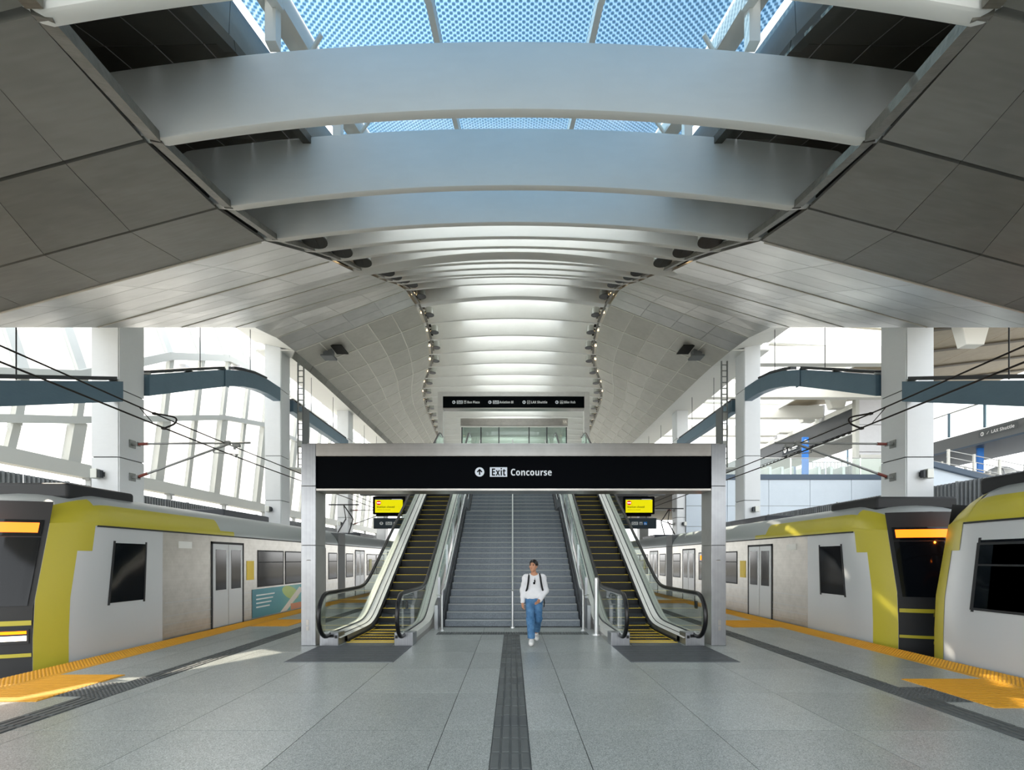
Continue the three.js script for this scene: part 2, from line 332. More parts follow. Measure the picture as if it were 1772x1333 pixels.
// dark ceiling strips between the soffits and the skylight curb (nearest bays)
for (const s of [-1, 1]) {
  const c = structure('ceiling_' + sideName(s) + '_strips'), topY = (d, x) => ribY(d) + RIB_DEPTH(2) - 0.08 - 0.02 * x;
  const bays = [-2, 1.07, ...rd.slice(0, 13)];
  for (let i = 0; i + 1 < bays.length; i++) {
    const a = bays[i] + 0.004, b = bays[i + 1] - 0.004;
    [[2.6, 2.8], [2.8, 3.25], [3.25, 3.7], [3.7, 4.15], [4.15, 5.1]].forEach(([x0, x1], j) =>
      mesh('ceiling_strip', [slab(V(s * (x0 + 0.006), topY(a, x0), a), V(s * (x0 + 0.006), topY(b, x0), b), V(s * (x1 - 0.006), topY(b, x1), b), V(s * (x1 - 0.006), topY(a, x1), a), 0.04)], M.bronze[(i + j) % 3], c));
    mesh('curb_panel', [slab(V(s * 2.58, topY(a, 2.6) - 0.04, a), V(s * 2.58, topY(b, 2.6) - 0.04, b), V(s * 2.56, topY(b, 2.6) + 0.42, b), V(s * 2.56, topY(a, 2.6) + 0.42, a), 0.04)], M.zinc, c);
    mesh('curb_edge', [beam(V(s * 2.57, topY(a, 2.6) - 0.02, a), V(s * 2.57, topY(b, 2.6) - 0.02, b), 0.1, 0.09)], M.bronze[2], c);
  }
  // white ceiling panels on the upper level
  for (let i = 12; i + 1 < RIB.length; i++) {
    const a = rd[i] + 0.004, b = rd[i + 1] - 0.004, y = 14.8;
    mesh('ceiling_panel', [slab(V(s * 2.75, y, a), V(s * 2.75, y, b), V(s * (innerX(b) + 0.7), y - 0.2, b), V(s * (innerX(a) + 0.7), y - 0.2, a), 0.04)], M.opalPanel, c);
  }
}

// skylight: fritted panes, glazing bars, struts
{
  const w = structure('window_1'), gy = (d) => (d < 22 ? ribY(d) + 1.12 : 15.3);
  const frit = dataTexture(64, (u, v) => { const f = (a, b) => Math.hypot(a - Math.round(a), b - Math.round(b)), r = Math.min(f(u, v), f(u + 0.5, v + 0.5)); return r < 0.24 ? [108, 140, 160] : [184, 206, 222]; }, { size: 0.075 });
  M.frit = phy({ map: frit, transmission: 1, roughness: 0.08, thickness: 0, ior: 1.5 });
  const bays = [-2, 1.07, ...rd];
  for (let i = 0; i + 1 < bays.length; i++) {
    const a = bays[i] + 0.03, b = bays[i + 1] - 0.03, ga = gy(a), gb = gy(b);
    for (const [x0, x1] of [[-2.08, -0.8], [-0.74, 0.78], [0.84, 2.08], [-2.56, -2.34], [2.34, 2.56]])
      mesh('pane', [slab(V(x0, ga, a), V(x0, gb, b), V(x1, gb, b), V(x1, ga, a), 0.012)], bays[i] > 1 && bays[i] < 7 ? M.frit : M.opal, w);
    mesh('cross_bar', [beam(V(-2.6, ga - 0.02, a - 0.03), V(2.6, ga - 0.02, a - 0.03), 0.06, 0.06)], M.white, w);
    for (const x of [-0.77, 0.81]) mesh('glazing_bar', [beam(V(x, ga - 0.06, a - 0.03), V(x, gb - 0.06, b + 0.03), 0.06, 0.14)], M.white, w);
    for (const x of [-2.14, 2.14]) mesh('glazing_bar', [beam(V(x, ga - 0.08, a - 0.03), V(x, gb - 0.08, b + 0.03), 0.09, 0.2)], M.white, w);
    for (const x of [-2.29, 2.29]) mesh('gutter_box', [beam(V(x, ga - 0.04, a - 0.03), V(x, gb - 0.04, b + 0.03), 0.12, 0.12)], M.white, w);
    if (bays[i] < 12) for (const s of [-1, 1]) {
      const t = bays[i] + 0.05;
      mesh('post', [span(s * 2.2 - 0.05, s * 2.2 + 0.05, ribY(t) + 0.6, gy(t), t - 0.05, t + 0.05)], M.white, w);
      const p = V(s * 2.5, ribY(lerp(a, b, 0.55)) + 0.62, lerp(a, b, 0.55)), q = V(s * 1.95, gy(lerp(a, b, 0.32)) - 0.05, lerp(a, b, 0.32));
      mesh('strut', [rod(p, q, 0.022, 10), rod(p, p.clone().lerp(q, 0.16), 0.035, 10)], M.white, w);
    }
  }
}

const floodHousing = join([cyl(0.2, 0.225, 0.3, 0, 0.16, 0, 20), cyl(0.12, 0.2, 0.06, 0, 0.34, 0, 20)]), floodGrille = join([cyl(0.225, 0.225, 0.02, 0, 0, 0, 20), box(0.03, 0.025, 0.42, 0, -0.002, 0)]);
floodHousing.userData.done = floodGrille.userData.done = true;
// floodlights hanging at both ends of the ribs
for (const s of [-1, 1]) for (let i = 4; i < 27; i++) {
  const d = rd[i] - 0.62, x = s * (innerX(d) - 0.42), y = innerY(d) + 0.14;
  const o = thing('floodlight', 'round grey floodlight, ' + ORD[i - 4] + ' from the front in the ' + sideName(s) + ' row under the ribs', 'light', V(x, y, d), 'floodlights along the ' + sideName(s) + ' edge of the skylight');
  mesh('housing', floodHousing, M.lamp, o); mesh('grille', floodGrille, M.lens, o);
  mesh('bracket', [rod(V(0, 0.28, 0), V(s * 0.5, 0.3, 0), 0.02, 6), rod(V(s * 0.22, 0.3, -0.06), V(s * 0.42, 0.3, -0.06), 0.035, 6)], M.charcoal, o);
  if (i >= 6) mesh('indicator', [box(0.16, 0.02, 0.07, s * 0.36, 0.1, 0.0), box(0.13, 0.06, 0.09, s * 0.36, 0.14, 0)], M.warm, o, 'small warm glowing uplight');
}
// ---------------------------------------------------------------- platform floor
const EDGE = 6.86, LIP = 7.5;
{
  const f = structure('floor');
  mesh('floor_bed', [span(-LIP + 0.02, LIP - 0.02, -1.0, -0.03, -10, 60)], M.concrete, f);
  mesh('grout_bed', [span(-EDGE, EDGE, -0.03, -0.006, -10, 60)], M.grout, f);
  const xs = [-EDGE], W = 1.377;
  for (let k = -5; k <= 4; k++) xs.push(-0.02 + 0.69 + (k) * W);
  xs.push(EDGE);
  const ds = []; for (let k = -1; k < 13; k++) ds.push(3.555 + k * 1.385);
  const tiles = {};
  const stripX = [[-5.49, -5.13], [-0.197, 0.157], [4.92, 5.28]];            // recesses of the three dark guide strips
  const put = (x0, x1, d0, d1) => {
    const w = +(x1 - x0).toFixed(3), l = +(d1 - d0).toFixed(3), key = w + '/' + l;
    tiles[key] ??= Object.assign(join([box(w - 0.008, 0.03, l - 0.01, 0, 0, 0)]), { userData: { done: true } });
    const t = mesh('floor_tile', tiles[key], M.terrazzo[Math.floor(rnd() * 3)], f);
    t.position.set((x0 + x1) / 2, -0.015, -(d0 + d1) / 2);
  };
  const cut = (x0, x1, d0, d1) => {
    let from = x0;
    for (const [a, b] of stripX) if (a > from && a < x1) { put(from, a, d0, d1); from = b; } else if (b > from && b < x1 && a <= from) from = b;
    if (x1 - from > 0.01) put(from, x1, d0, d1);
  };
  for (let j = 0; j + 1 < ds.length; j++) for (let i = 0; i + 1 < xs.length; i++) cut(xs[i], xs[i + 1], ds[j], ds[j + 1]);
  let from = -EDGE;
  for (const [a, b] of [...stripX, [EDGE, EDGE]]) { mesh('floor_field', [span(from, a, -0.03, 0, ds[ds.length - 1] + 0.003, 60), span(from, a, -0.03, 0, -10, ds[0] - 0.003)], M.terrazzo[1], f); from = b; }
  // stretches of the guide strip recesses that the visible strips do not fill
  mesh('floor_field', [span(-0.197, 0.157, -0.03, 0, 11.56, 60), span(-0.197, 0.157, -0.03, 0, -10, 2.6), span(-5.49, -5.13, -0.03, 0, -10, 2.6), span(4.92, 5.28, -0.03, 0, -10, 2.6)], M.terrazzo[1], f);
  // guide strips of square dark tiles with four raised bars each
  const bars = Object.assign(join([box(0.352, 0.03, 0.342, 0, -0.016, 0), ...[-0.132, -0.044, 0.044, 0.132].map((x) => rbox(0.066, 0.012, 0.3, 0.005, x, 0.002, 0))]), { userData: { done: true } });
  const domes = []; for (let i = 0; i < 6; i++) for (let j = 0; j < 6; j++) domes.push(cyl(0.011, 0.018, 0.008, -0.145 + i * 0.058, 0.003, -0.145 + j * 0.058, 6));
  const blister = Object.assign(join([box(0.352, 0.03, 0.342, 0, -0.016, 0), ...domes]), { userData: { done: true } });
  const strip = (x, d0, d1, dome) => { for (let d = d0; d < d1; d += 0.345) { const isDome = dome && d > dome[0] && d < dome[1]; const t = mesh('guide_tile', isDome ? blister : bars, M.tactile[Math.floor(rnd() * 3)], f); t.position.set(x, 0.002, -d); } };
  strip(-0.02, 2.8, 11.2);
  strip(-5.31, 2.8, 26, [6.2, 6.95]); strip(5.1, 2.8, 26, [5.95, 6.7]);
  mesh('floor_field', [span(-5.49, -5.13, -0.03, 0, 26.4, 60), span(4.92, 5.28, -0.03, 0, 26.4, 60)], M.terrazzo[0], f);
  for (const [x, d] of [[-5.665, 6.32], [-5.665, 6.665], [5.455, 6.08], [5.455, 6.42]]) { const t = mesh('guide_tile', blister, M.tactile[0], f); t.position.set(x, 0.006, -d); }
  for (let x = -1.6; x < 1.7; x += 0.355) { const t = mesh('guide_tile', blister, M.tactile[Math.floor(rnd() * 3)], f); t.position.set(x, 0.006, -11.38); }
  // yellow edge: solid line, then square tiles with domes, then the pads at the door positions
  for (const s of [-1, 1]) {
    mesh('edge_line', [span(s * EDGE, s * (EDGE + 0.09), -0.03, 0.002, -10, 60)], M.yellow, f, 'plain yellow line');
    const tile = Object.assign(join([box(0.54, 0.03, 0.597, 0, -0.015, 0)]), { userData: { done: true } });
    for (let d = 4.3; d < 44; d += 0.6) { const t = mesh('edge_tile', tile, M.yellowWorn[Math.floor(rnd() * 2)], f); t.position.set(s * (EDGE + 0.365), 0.001, -d); }
    const dg = tidy(cyl(0.012, 0.019, 0.008, 0, 0, 0, 6)), at = [];
    for (let d = 5.0; d < 20; d += 0.06) for (let k = 0; k < 9; k++) at.push([s * (EDGE + 0.125 + k * 0.06), d]);
    const im = new THREE.InstancedMesh(dg, M.yellow, at.length), m4 = new THREE.Matrix4();
    at.forEach(([x, d], i) => im.setMatrixAt(i, m4.makeTranslation(x, 0.005, -d)));
    im.name = 'edge_domes'; im.userData.kind = 'stuff'; im.castShadow = im.receiveShadow = true; f.add(im);
    for (const d0 of s < 0 ? [5.93, 12.6, 19.4] : [5.68, 12.4, 19.2]) {
      const x = s * (s < 0 ? 6.34 : 6.25), w = s < 0 ? 1.0 : 1.18;
      mesh('edge_pad', [box(w, 0.012, 1.36, x, 0.004, d0 + 0.68)], M.yellowWorn[0], f);
      for (let k = 0; k < 20; k++) mesh('edge_bar', [rbox(w - 0.04, 0.008, 0.03, 0.003, x, 0.012, d0 + 0.05 + k * 0.067)], M.yellow, f);
    }
    mesh('platform_edge', [span(s * (EDGE + 0.64), s * LIP, -0.35, 0.0, -10, 60)], M.darkGap, f);
  }
}
{
  const g = structure('ground');
  mesh('ground_sheet', [span(-90, 90, -1.2, -1.0, -40, 160)], M.ground, g);
}

// ---------------------------------------------------------------- columns, floodlights on them
const COLS = [13.3, 22.6, 31.9, 41.2, 50.5];
for (const s of [-1, 1]) COLS.forEach((d, i) => {
  const o = thing('column', ['big white panelled column nearest on the ' + sideName(s) + ', behind the moving train', 'white panelled column second on the ' + sideName(s) + ', beside the exit portal', 'distant white column third on the ' + sideName(s), 'far white column fourth on the ' + sideName(s), 'farthest white column on the ' + sideName(s)][i], 'column', V(0, 0, 0));
  const x0 = s * 10.82, x1 = s * 11.58, d1 = d + 0.9, top = outerY(d) + 0.6, ys = [-1, 1.9, i === 0 ? 4.56 : 4.5, i === 0 ? 6.44 : 6.58, 9.7, top].filter((y, k, a) => k === 0 || (y > a[k - 1] && y <= top + 0.01));
  if (top - ys[ys.length - 1] > 0.01) ys.push(top);
  mesh('core', [span(x0 + s * 0.03, x1 - s * 0.03, -1, top - 0.02, d + 0.03, d1 - 0.03)], M.columnJoint, o);
  for (let k = 0; k + 1 < ys.length; k++) {
    const y0 = ys[k] + 0.014, y1 = ys[k + 1] - 0.014;
    mesh('front_panel', [rspan(x0 + s * 0.03, x1, y0, y1, d, d + 0.03, 0.006)], M.column, o);
    mesh('side_panel', [rspan(x0, x0 + s * 0.03, y0, y1, d + 0.02, d1, 0.006)], M.column, o);
    mesh('outer_panel', [rspan(x1, x1 - s * 0.03, y0, y1, d + 0.034, d1, 0.006)], M.column, o);
  }
  if (i < 3) {
    const q = thing('wall_light', 'small grey box light on the ' + ['nearest', 'second', 'third'][i] + ' column of the ' + sideName(s) + ' side', 'light', V(x0 + s * 0.5, i ? 4.08 : 4.08, d));
    mesh('housing', [rbox(0.18, 0.26, 0.14, 0.015, s < 0 ? -0.05 : 0.02, 0, -0.12)], M.lamp, q);
    mesh('arm', [box(0.1, 0.12, 0.06, s < 0 ? 0.06 : -0.1, 0, -0.03)], M.charcoal, q);
    mesh('visor', [box(0.06, 0.2, 0.12, s < 0 ? 0.07 : -0.12, 0, -0.1)], M.charcoal, q);
  }
});

// slate blue troughs along the columns, following the canopy
for (const s of [-1, 1]) {
  const segs = [
    [[[8.6, 4.95], [13.25, 6.62]], 'nearest slate blue trough on the ' + sideName(s) + ', ending square at the first column', 0.55],
    [[[14.25, 7.18], [16.6, 8.2], [18.2, 8.88], [19.2, 9.23], [20.2, 9.48], [21.2, 9.62], [22.3, 9.66]], 'slate blue trough between first and second column on the ' + sideName(s) + ', bent at its far end', 0.62],
    [[[23.6, 9.5], [31.5, 9.5]], 'level slate blue trough beyond the second column on the ' + sideName(s), 0.55],
    [[[32.9, 9.5], [40.8, 9.5]], 'level slate blue trough beyond the third column on the ' + sideName(s), 0.55],
  ];
  segs.forEach(([path, label, h], i) => {
    const o = thing('cable_trough', label, 'trough');
    const x0 = s * (i === 0 ? 10.66 : 10.7), x1 = x0 + s * 0.34;
    const top = path, bot = [...path].reverse().map(([d, y]) => [d, y - h]);
    mesh('channel', [prism([...top, ...bot], x0, x1, 0.008)], M.slate, o);
    const p = path.length > 2 ? path.slice(0, 3) : path, pp = p.map(([d, y], k) => [lerp(p[0][0], p[p.length - 1][0], 0.02 + 0.95 * k / (p.length - 1)), table(p.map((q) => q[0]), p.map((q) => q[1]))(lerp(p[0][0], p[p.length - 1][0], 0.02 + 0.95 * k / (p.length - 1)))]);
    mesh('lamp_rail', [prism([...pp.map(([d, y]) => [d, y + 0.13]), ...[...pp].reverse().map(([d, y]) => [d, y + 0.035])], x0 + s * 0.05, x0 + s * 0.28, 0.006)], M.charcoal, o);
    if (path.length > 2) mesh('lamp_rail', [prism([[18.7, 9.2], [19.2, 9.36], [20.2, 9.6], [21.2, 9.73], [21.2, 9.66], [20.2, 9.52], [19.2, 9.27], [18.7, 9.08]], x0 + s * 0.05, x0 + s * 0.28)], M.charcoal, o);
    mesh('clip', pp.map(([d, y]) => box(0.3, 0.06, 0.05, x0 + s * 0.17, y + 0.03, d)), M.aluminium, o);
    if (path.length > 2) mesh('gusset', [box(0.03, h - 0.02, 0.25, x0 - s * 0.012, 8.78 - 0.27, 18.1, 0, 0, 0)], M.slate, o);
    for (const t of i === 0 ? [0.42] : [0.32, 0.72]) {
      const d = lerp(path[0][0], path[path.length - 1][0], t), y = table(path.map((q) => q[0]), path.map((q) => q[1]))(d);
      mesh('hanger', [rod(V(x0 + s * 0.17, y + 0.02, d), V(x0 + s * 0.17, Math.max(outerY(d), 5.75) + 0.12, d), 0.014, 6)], M.charcoal, o);
    }
  });
}

// ---------------------------------------------------------------- corrugated parapets beyond the tracks
const corrugated = (() => {
  const poly = [], n = 10, w = 1.24; for (let k = 0; k <= n; k++) { const z = -w / 2 + k * w / n; poly.push([z, 0], [z + w / n * 0.35, 0], [z + w / n * 0.5, 0.05], [z + w / n * 0.85, 0.05]); }
  const line = poly.filter(([z]) => z <= w / 2), back = [...line].reverse().map(([z, x]) => [z, x - 0.012]);
  const s = new THREE.Shape([...line, ...back].map(([z, x]) => new THREE.Vector2(z, x)));
  const g = new THREE.ExtrudeGeometry(s, { depth: 2.6, bevelEnabled: false }); g.rotateX(-Math.PI / 2); g.rotateY(Math.PI / 2);
  return Object.assign(join([g]), { userData: { done: true } });
})();
for (const s of [-1, 1]) {
  const o = thing('corrugated_parapet', 'corrugated grey metal parapet behind the ' + sideName(s) + ' track', 'parapet');
  for (let k = 0; k < (s < 0 ? 32 : 16); k++) {
    const p = mesh('corrugated_panel', corrugated, M.corrugated, o);
    p.position.set(s * 12.5, 1.32, -(9.2 + k * 1.26)); if (s > 0) p.rotation.y = Math.PI;
  }
  mesh('plinth', [span(s * 12.3, s * 12.8, -1, 1.35, 8.5, s < 0 ? 50 : 29.3)], M.concrete, o);
  for (let k = 0; k < (s < 0 ? 8 : 5); k++) mesh('post', [span(s * 12.52, s * 12.6, 1.3, 3.95, 8.6 + k * 5.04 - 0.04, 8.6 + k * 5.04 + 0.04)], M.galvanised, o);
}

// ---------------------------------------------------------------- glazed wall on the left
{
  const w = structure('window_2');
  const D0 = 9, STEP = 4.2, N = 12;
  const rise = table([9, 15, 18.4, 21.1, 24.5, 27.1, 31, 62], [5.2, 7.6, 8.7, 10.6, 12.1, 12.85, 13.0, 13.0]);   // upper tube
  const mid = table([9, 15, 18.4, 21, 24.6, 27.4, 31, 62], [4.9, 5.95, 7.1, 7.85, 8.95, 9.8, 10.2, 10.2]);         // middle tube
  const face = (d, y) => { const r = rise(d); return y <= r ? -16 + 0.09 * (y - 5) : -16 + 0.09 * (r - 5) - 0.42 * (y - r); };
  const low = 5.0, topOf = (d) => rise(d) + 6.5;
  for (let k = 0; k < N; k++) {
    const a = D0 + k * STEP, b = a + STEP, h = (a + b) / 2;
    for (const d of [a, h]) {
      const lean = 0.25;
      mesh('mullion', [beam(V(face(d, low), low, d), V(face(d, mid(d)), mid(d), d + lean * 0.6), d === a ? 0.42 : 0.2, d === a ? 0.5 : 0.26), beam(V(face(d, mid(d)), mid(d), d + lean * 0.6), V(face(d, rise(d)), rise(d), d + lean), 0.24, 0.26), beam(V(face(d, rise(d)), rise(d), d + lean), V(face(d, topOf(d)), topOf(d), d + 0.9), 0.34, 0.3)], M.frame, w);
    }
    for (const [c, e] of [[a, h], [h, b]]) {
      const f = (y0, y1, z0, z1) => mesh('pane', [slab(V(face(c, y0(c)) - 0.05, y0(c), c + 0.05 + z0), V(face(e, y0(e)) - 0.05, y0(e), e - 0.05 + z0), V(face(e, y1(e)) - 0.05, y1(e), e - 0.05 + z1), V(face(c, y1(c)) - 0.05, y1(c), c + 0.05 + z1), 0.02)], M.frosted, w);
      f(() => low + 0.25, (d) => mid(d) - 0.12, 0, 0.15); f((d) => mid(d) + 0.12, (d) => rise(d) - 0.14, 0.15, 0.25); f((d) => rise(d) + 0.14, topOf, 0.25, 0.9);
    }
    mesh('transom', [beam(V(face(a, mid(a)) + 0.12, mid(a), a), V(face(b, mid(b)) + 0.12, mid(b), b), 0.24, 0.26)], M.frame, w);
    mesh('transom', [beam(V(face(a, rise(a)) + 0.12, rise(a), a), V(face(b, rise(b)) + 0.12, rise(b), b), 0.26, 0.32)], M.frame, w);
    mesh('girder', [beam(V(-15.9, low, a), V(-15.9, low, b), 0.4, 0.5)], M.frame, w);
    mesh('girder_bracket', [box(0.2, 0.28, 0.12, -15.75, low - 0.38, a + 0.6), box(0.26, 0.07, 0.3, -15.75, low - 0.28, a + 0.6)], M.galvanised, w);
    mesh('roof_bracket', [box(0.45, 0.5, 0.34, face(a, rise(a)) + 0.15, rise(a) - 0.3, a + 0.9)], M.paleMetal, w);
  }
}

// ---------------------------------------------------------------- upper concourse deck over the far platform
const FLOOR2 = 7.15;
{
  const f = structure('floor_upper');
  mesh('deck_slab', [span(-9.9, 9.9, 6.3, FLOOR2, 25.5, 62)], M.paleMetal, f);
  for (let k = 0; k < 9; k++) mesh('deck_beam', [span(-9.8, 9.8, 5.85, 6.3, 27 + k * 4, 27.35 + k * 4)], M.grey, f);
  mesh('deck_edge', [span(-9.9, -3.95, 6.2, FLOOR2 + 0.05, 25.4, 25.52), span(3.95, 9.9, 6.2, FLOOR2 + 0.05, 25.4, 25.52)], M.steelAcross, f);
  const e = structure('wall_far');
  mesh('wall_sheet', [span(-9, 9, FLOOR2, 15, 61.5, 61.8)], M.white, e);
  for (let k = 0; k < 7; k++) mesh('pilaster', [span(-7.6 + k * 2.5, -7.4 + k * 2.5, FLOOR2, 14, 61.35, 61.5)], M.white, e);
}
// ---------------------------------------------------------------- lettering
function panelTexture(w, h, draw) {
  const c = document.createElement('canvas'); c.width = w; c.height = h;
  const x = c.getContext('2d'); draw(x, w, h);
  const t = new THREE.CanvasTexture(c); t.colorSpace = THREE.SRGBColorSpace; t.anisotropy = 8;
  return t;
}
function fitText(x, s, left, base, width, size, color, weight = 'bold') {
  x.save(); x.font = `${weight} ${size}px sans-serif`; x.fillStyle = color; x.textBaseline = 'alphabetic'; x.textAlign = 'left';
  const m = x.measureText(s).width; x.translate(left, base); x.scale(width / m, 1); x.fillText(s, 0, 0); x.restore();
}
function arrowDisc(x, cx, cy, r, turn, disc = '#e8eef6', ink = '#05070b') {
  x.save(); x.translate(cx, cy); x.fillStyle = disc; x.beginPath(); x.arc(0, 0, r, 0, 7); x.fill();
  x.rotate(turn); x.strokeStyle = ink; x.lineWidth = r * 0.26; x.lineCap = 'butt'; x.lineJoin = 'miter';
  x.beginPath(); x.moveTo(0, r * 0.62); x.lineTo(0, -r * 0.42); x.stroke();
  x.beginPath(); x.moveTo(-r * 0.5, r * 0.02); x.lineTo(0, -r * 0.5); x.lineTo(r * 0.5, r * 0.02); x.stroke(); x.restore();
}
function face(name, w, h, tex, parent, x, y, d, { ry = 0, mat = {}, label } = {}) {       // printed face of a sign or screen, facing the camera side
  const g = new THREE.PlaneGeometry(w, h); g.userData.done = true;
  const m = mesh(name, g, phy({ map: tex, roughness: 0.5, specularIntensity: 0.06, ...mat }), parent, label);
  m.position.set(x, y, -d); m.rotation.y = ry; return m;
}

// ---------------------------------------------------------------- the two sign portals
function portal(o, D, Y0, W, draw, front = M.steel, top = M.steelAcross, inside = M.reveal) {
  const H = 4.087, t = 0.293, dep = 0.52, xo = W / 2;
  for (const s of [-1, 1]) {
    [[0, 2.03], [2.03, 3.23], [3.23, H]].forEach(([a, b]) => {
      mesh('pillar_panel', [rspan(s * (xo - t + 0.002), s * xo, Y0 + a + 0.003, Y0 + b - 0.003, D, D + 0.03, 0.006)], front, o);
      if (a < 3.2) mesh('reveal_panel', [rspan(s * (xo - t), s * (xo - t + 0.03), Y0 + a + 0.003, Y0 + Math.min(b, 3.2) - 0.003, D + 0.006, D + dep, 0.006)], inside, o);
      mesh('outer_panel', [rspan(s * (xo - 0.03), s * xo, Y0 + a + 0.003, Y0 + b - 0.003, D + 0.032, D + dep, 0.006)], M.steel, o);
    });
    mesh('pillar_core', [span(s * (xo - t + 0.02), s * (xo - 0.02), Y0, Y0 + H - 0.02, D + 0.02, D + dep)], M.charcoal, o);
    mesh('access_plate', [rbox(0.055, 0.11, 0.008, 0.003, s * (xo - 0.13), Y0 + 0.47, D - 0.003), rbox(0.055, 0.085, 0.008, 0.003, s * (xo - 0.13), Y0 + 0.35, D - 0.003)], M.steelAcross, o);
    mesh('vent_hood', [place(new THREE.SphereGeometry(0.05, 12, 6, 0, Math.PI * 2, 0, Math.PI / 2).scale(1, 0.35, 0.4), s * (xo - 0.15), Y0 + 1.72, -D)], M.steelAcross, o);
  }
  const hw = xo - t - 0.003;
  mesh('header', [rspan(-hw, hw, Y0 + 3.835, Y0 + H, D + 0.002, D + dep, 0.008)], top, o);
  mesh('header_cap', [rspan(-xo + 0.1, xo - 0.1, Y0 + H, Y0 + H + 0.02, D + 0.05, D + dep, 0.004)], M.steelAcross, o);
  const sign = mesh('sign_box', [span(-hw, hw, Y0 + 3.19, Y0 + 3.83, D + 0.045, D + dep - 0.03)], M.black, o);
  mesh('lip', [rspan(-hw, hw, Y0 + 3.135, Y0 + 3.183, D + 0.01, D + dep, 0.006)], M.steelAcross, o);
  face('lettering', 2 * hw, 0.64, panelTexture(2048, 164, draw), sign, 0, Y0 + 3.51, D + 0.043);
}
const p1 = thing('sign_portal', 'big stainless steel portal frame over the stairs with black Exit Concourse sign', 'portal');
const PX = 2048 / (2 * (4.295 - 0.296)), ppx = (px) => ((px - 890) * 9.78 / 837) * PX + 1024, pm = (m) => m * PX;   // sign face, centre at pixel 890
portal(p1, 9.78, 0, 8.59, (x, w, h) => {
  x.fillStyle = '#04060a'; x.fillRect(0, 0, w, h);
  const s = PX * 9.78 / 837, cy = h * (816.5 - 790) / 55;
  arrowDisc(x, ppx(831), cy, 8.2 * s, 0);
  x.fillStyle = '#e6ecf6'; x.fillRect(ppx(848.7), cy - 8.3 * s, 30.3 * s, 16.8 * s);
  fitText(x, 'Exit', ppx(851), cy + 6.3 * s, 25.6 * s, 17.2 * s, '#07090e');
  fitText(x, 'Concourse', ppx(884.5), cy + 6.3 * s, 72.5 * s, 16.2 * s, '#f2f6fa');
});
p1.position.set(0.02, 0, 0);
const p2 = thing('sign_portal', 'smaller looking steel portal on the upper level with black Bus Plaza sign', 'portal');
portal(p2, 27.4, FLOOR2, 8.6, (x, w, h) => {
  x.fillStyle = '#070c0e'; x.fillRect(0, 0, w, h);
  const q = (v) => (v - 165) / (1607 - 165) * w, s = w / (1607 - 165), cy = h * 0.5;
  for (const c of [275, 643, 993, 1328]) arrowDisc(x, q(c), cy, 17 * s, -Math.PI / 2);
  for (const [a, b] of [[305, 366], [674, 736]]) { x.fillStyle = '#dfe6ea'; x.fillRect(q(a), cy - 17 * s, q(b) - q(a), 34 * s); fitText(x, 'Exit', q(a + 6), cy + 13 * s, q(b) - q(a) - 12 * s, 36 * s, '#0a0e11'); }
  const C = '#eef2f2';
  x.strokeStyle = C; x.lineWidth = 3 * s;
  x.strokeRect(q(379), cy - 16 * s, 22 * s, 26 * s); x.fillStyle = C; x.fillRect(q(383), cy - 10 * s, 14 * s, 9 * s); x.fillRect(q(381), cy + 10 * s, 5 * s, 5 * s); x.fillRect(q(394), cy + 10 * s, 5 * s, 5 * s);
  fitText(x, 'Bus Plaza', q(411), cy + 12 * s, q(540) - q(411), 34 * s, C); fitText(x, 'Aviation Bl', q(742), cy + 12 * s, q(885) - q(742), 34 * s, C);
  x.strokeRect(q(1026), cy - 15 * s, 28 * s, 30 * s); x.beginPath(); x.moveTo(q(1031), cy + 8 * s); x.lineTo(q(1049), cy - 8 * s); x.moveTo(q(1036), cy - 6 * s); x.lineTo(q(1046), cy + 6 * s); x.stroke();
  fitText(x, 'LAX Shuttle', q(1063), cy + 12 * s, q(1231) - q(1063), 34 * s, C);
  x.strokeRect(q(1361), cy - 14 * s, 31 * s, 28 * s); x.beginPath(); x.arc(q(1369), cy + 4 * s, 5 * s, 0, 7); x.moveTo(q(1389), cy + 4 * s); x.arc(q(1384), cy + 4 * s, 5 * s, 0, 7); x.moveTo(q(1369), cy + 4 * s); x.lineTo(q(1376), cy - 6 * s); x.lineTo(q(1384), cy + 4 * s); x.stroke();
  fitText(x, 'Bike Hub', q(1400), cy + 12 * s, q(1518) - q(1400), 34 * s, C);
}, M.paleSteel, M.paleSteel, M.paleSteel);
p2.position.set(0.06, 0, 0);

